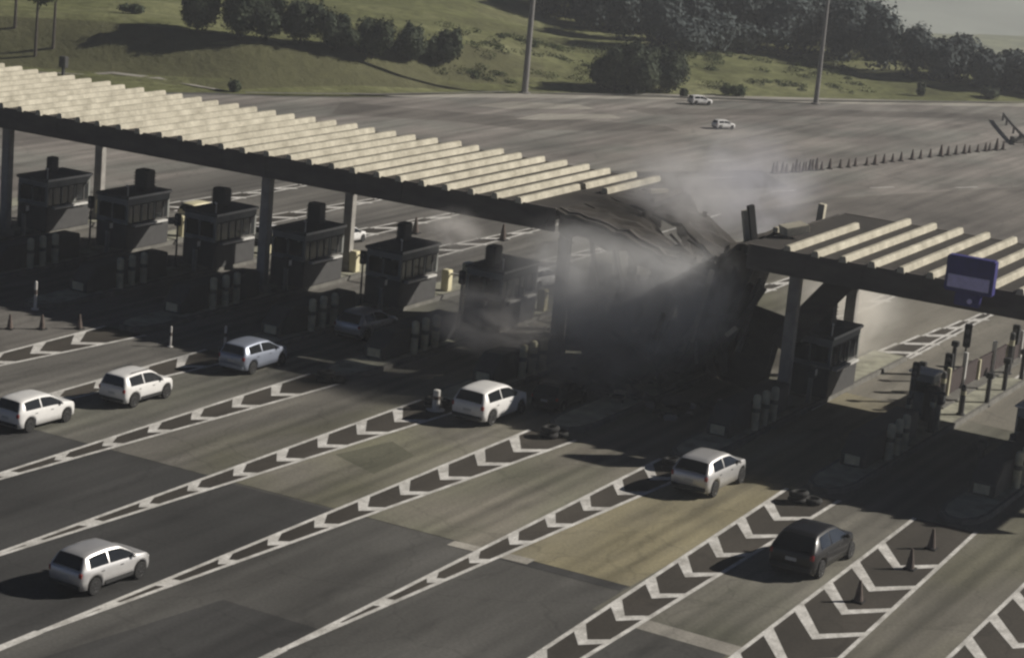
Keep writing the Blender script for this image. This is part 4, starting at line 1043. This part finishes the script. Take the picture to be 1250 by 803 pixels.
# forest mass beyond the verge
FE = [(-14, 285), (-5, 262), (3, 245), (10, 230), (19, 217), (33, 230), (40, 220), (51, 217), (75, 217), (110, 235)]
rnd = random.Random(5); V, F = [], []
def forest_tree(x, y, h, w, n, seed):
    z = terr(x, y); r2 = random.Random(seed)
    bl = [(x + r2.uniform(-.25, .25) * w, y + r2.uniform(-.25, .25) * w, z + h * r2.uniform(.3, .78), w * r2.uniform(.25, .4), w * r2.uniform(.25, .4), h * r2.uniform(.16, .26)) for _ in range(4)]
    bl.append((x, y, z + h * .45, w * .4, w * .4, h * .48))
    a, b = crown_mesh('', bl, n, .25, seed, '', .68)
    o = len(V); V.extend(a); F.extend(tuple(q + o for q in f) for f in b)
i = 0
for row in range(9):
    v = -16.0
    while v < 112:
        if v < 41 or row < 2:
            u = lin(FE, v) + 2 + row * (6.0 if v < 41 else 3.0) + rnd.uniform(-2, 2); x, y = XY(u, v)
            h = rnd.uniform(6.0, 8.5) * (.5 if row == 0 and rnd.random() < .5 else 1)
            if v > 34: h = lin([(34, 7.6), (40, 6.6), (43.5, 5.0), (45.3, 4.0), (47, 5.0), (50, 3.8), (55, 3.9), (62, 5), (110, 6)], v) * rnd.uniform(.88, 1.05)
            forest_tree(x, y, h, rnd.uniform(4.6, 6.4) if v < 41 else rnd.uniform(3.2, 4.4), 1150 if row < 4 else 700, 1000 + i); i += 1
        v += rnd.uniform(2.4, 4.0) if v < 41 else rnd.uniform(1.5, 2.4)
o = raw('forest', V, F, 'leaf_hazed'); o['kind'] = 'stuff'; o['label'] = 'dark hazy forest massed beyond the grass verge'; o['category'] = 'forest'

# distant wooded ridge across the valley
rnd = random.Random(8); V, F = [], []
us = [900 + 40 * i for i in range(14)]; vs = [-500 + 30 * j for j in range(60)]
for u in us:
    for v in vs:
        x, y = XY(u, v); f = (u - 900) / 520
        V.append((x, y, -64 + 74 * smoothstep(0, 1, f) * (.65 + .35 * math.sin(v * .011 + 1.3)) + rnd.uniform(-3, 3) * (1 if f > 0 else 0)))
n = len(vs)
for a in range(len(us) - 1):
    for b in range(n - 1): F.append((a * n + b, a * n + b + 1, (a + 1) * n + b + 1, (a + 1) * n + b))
struct(raw('hills', V, F, 'hill_hazed', smooth=True))

# pale kerb path along the foot of the bank and ledge path above it
def strip(name, pts, w, m, dz=.03, sub=6):
    V, F = [], []; P = []
    for a, b in zip(pts, pts[1:]):
        for q in range(sub): P.append(Vector(a).lerp(Vector(b), q / sub))
    P.append(Vector(pts[-1]))
    for i, p in enumerate(P):
        d = (P[min(i + 1, len(P) - 1)] - P[max(i - 1, 0)]).normalized(); nn = Vector((-d.y, d.x)) * w / 2
        for q in (p - nn, p + nn): V.append((q.x, q.y, max(terr(q.x, q.y), terr(p.x, p.y)) + dz))
    for i in range(len(P) - 1): F.append((2 * i, 2 * i + 2, 2 * i + 3, 2 * i + 1))
    return struct(raw(name, V, F, m))
strip('path', [(-126, 125), (-118.5, 131.2), (-114.3, 136.4), (-110.6, 140.6), (-106.2, 142.4), (-101.4, 142.3)], .55, 'asphalt_pale', .07, 14)
strip('kerb', [XY(lin(BANK, v) - 1.6, v) for v in range(-17, 60, 5)], .5, 'kerb', .16)

# small dark marker on the slope
t = thing('marker_box', 'small dark upright box beside the pale kerb path above the canopy', 'marker', (-112.6, 137.2, terr(-112.6, 137.2)))
obj('post', box(bmesh.new(), -.10, .10, -.10, .10, 0, .6, .01), 'unit', t); obj('box', box(bmesh.new(), -.3, .3, -.25, .25, .6, 1.45, .05), 'unit', t)

# light poles
def pole(label, x, y, h, r):
    t = thing('light_pole', label, 'light pole', (x, y, terr(x, y) - .1), 0, 'tall light poles on the verge')
    bm = bmesh.new(); lathe(bm, [(r * 1.8, 0), (r * 1.8, .25), (r, .3), (r * .55, h)], 14); obj('pole', bm, 'pole', t)
    bm = bmesh.new()
    for a in range(3): tube(bm, (0, 0, h - .3), (1.2 * math.cos(a * 2.1), 1.2 * math.sin(a * 2.1), h + .1), .05)
    ar = obj('lamp_arms', bm, 'pole', t)
    for a in range(3):
        cx, cy = 1.4 * math.cos(a * 2.1), 1.4 * math.sin(a * 2.1); obj('lamp_head', box(bmesh.new(), cx - .3, cx + .3, cy - .18, cy + .18, h, h + .16, .05), 'pole', ar)
    return t
pole('tall light pole beside the tree row, nearer and thicker', -87.9, 165.6, 15, .27)
pole('tall light pole standing before the forest near the far apron', -70.5, 186.4, 15, .22)

# ------------------------------------------------------------------ smoke and dust
def smoke(name, label, c, r, col, dens, nscale, seed, sharp=.42, rot=0):
    bm = bmesh.new(); bmesh.ops.create_icosphere(bm, subdivisions=3, radius=1.0)
    me = bpy.data.meshes.new(name); bm.to_mesh(me); bm.free(); me.materials.append(smoke_mat(name, col, dens, nscale, seed, sharp))
    o = link(bpy.data.objects.new(name, me)); o.location = c; o.scale = r; o.rotation_euler = (0, rot, 0)
    o['kind'] = 'stuff'; o['label'] = label; o['category'] = 'smoke'
    return o
smoke('smoke', 'grey smoke billowing in front of the sagging roof', (-40.9, 83.2, 4.3), (4.4, 2.6, 3.4), (.88, .88, .88), 1.35, 1.7, 1.3, .36)
smoke('smoke', 'smoke rolling from under the torn canopy toward the open lanes', (-37.4, 83.6, 4.2), (3.6, 2.4, 3.2), (.86, .86, .86), 1.2, 1.9, 3.9, .37)
smoke('smoke', 'low dark smoke spreading over the lanes beneath the wreck', (-39.6, 82.8, 1.5), (4.8, 2.6, 1.9), (.62, .605, .59), .9, 1.9, 4.1, .38)
smoke('smoke', 'dark smoke drifting across the gap against the shorter canopy', (-35.6, 84.0, 4.9), (2.4, 1.9, 2.6), (.82, .82, .82), 1.0, 1.8, 12.6, .37)
smoke('smoke', 'pale smoke curling up over the torn roof edge', (-40.0, 91.0, 7.6), (3.8, 3.6, 2.6), (.80, .79, .79), .55, 1.8, 15.2, .40)
smoke('dust', 'pale dust drifting past the last column at lane level', (-45.0, 83.4, 2.1), (3.6, 2.4, 2.0), (.93, .90, .87), 1.0, 1.8, 7.7, .38)
smoke('dust', 'wisp of pale dust under the fascia near the last columns', (-46.6, 82.6, 5.6), (1.9, 1.1, 1.5), (.96, .93, .90), 1.0, 1.8, 2.2, .40)
smoke('smoke', 'thin bluish smoke rising through the gap in the roof', (-39.2, 96.4, 7.2), (4.6, 4.2, 3.6), (.80, .80, .86), .36, 1.7, 9.4, .38)
smoke('dust', 'sunlit dust hanging behind the shorter canopy', (-34.4, 98.0, 2.2), (3.2, 4.0, 3.0), (.95, .92, .86), .6, 1.5, 5.2, .34)

# ------------------------------------------------------------------ haze
def haze(density):
    m, nt, N, L = _mat('haze_air'); out = N.new('ShaderNodeOutputMaterial'); v = N.new('ShaderNodeVolumePrincipled')
    v.inputs['Color'].default_value = (.90, .93, .97, 1); v.inputs['Density'].default_value = density; v.inputs['Anisotropy'].default_value = .3
    L.new(v.outputs[0], out.inputs['Volume'])
    bm = bmesh.new(); box(bm, -4200, 4200, -2800, 4200, -80, 30)
    o = obj('haze', bm, m); o['kind'] = 'stuff'; o['label'] = 'pale haze filling the air over the plaza and hills'; o['category'] = 'haze'
haze(.00045)

# ------------------------------------------------------------------ light, sky, camera
SUN = Vector((1.3, 1.19, 1.0)).normalized()
elev = math.asin(SUN.z); az = math.atan2(SUN.x, SUN.y)
w = bpy.data.worlds.new('World'); scene.world = w; w.use_nodes = True
nt = w.node_tree; nt.nodes.clear()
sky = nt.nodes.new('ShaderNodeTexSky'); sky.sky_type = 'NISHITA'; sky.sun_disc = False
sky.sun_elevation = elev; sky.sun_rotation = az; sky.dust_density = .3; sky.air_density = .22; sky.altitude = 3000
bg = nt.nodes.new('ShaderNodeBackground'); bg.inputs[1].default_value = .05
wo = nt.nodes.new('ShaderNodeOutputWorld'); nt.links.new(sky.outputs[0], bg.inputs[0]); nt.links.new(bg.outputs[0], wo.inputs[0])
sl = bpy.data.lights.new('sun', 'SUN'); sl.energy = 5.0; sl.angle = R(.6); sl.color = (1.0, .945, .86)
so = bpy.data.objects.new('sun', sl); COL.objects.link(so); so.rotation_euler = SUN.to_track_quat('Z', 'Y').to_euler(); so.location = (0, 0, 60)

cam = bpy.data.cameras.new('camera'); co = bpy.data.objects.new('camera', cam); COL.objects.link(co)
rt, up, fw = Vector((.87198594, .48168676, .08728342)), Vector((-.18489239, .15897202, .96981581)), Vector((-.45327181, .86180378, -.22768158))
co.matrix_world = Matrix.Translation((0, 0, 24)) @ Matrix((rt, up, -fw)).transposed().to_4x4()
cam.sensor_width = 36; cam.lens = 2800 / 1250 * 36; cam.clip_end = 9000; cam.clip_start = .5
scene.camera = co
vs = scene.view_settings; vs.view_transform = 'Standard'; vs.look = 'None'; vs.exposure = .10; vs.gamma = 1; vs.use_curve_mapping = False
cy = scene.cycles
cy.max_bounces = 6; cy.diffuse_bounces = 3; cy.glossy_bounces = 3; cy.volume_bounces = 4; cy.transparent_max_bounces = 8
cy.volume_max_steps = 128; cy.use_denoising = True; cy.filter_width = 2.5
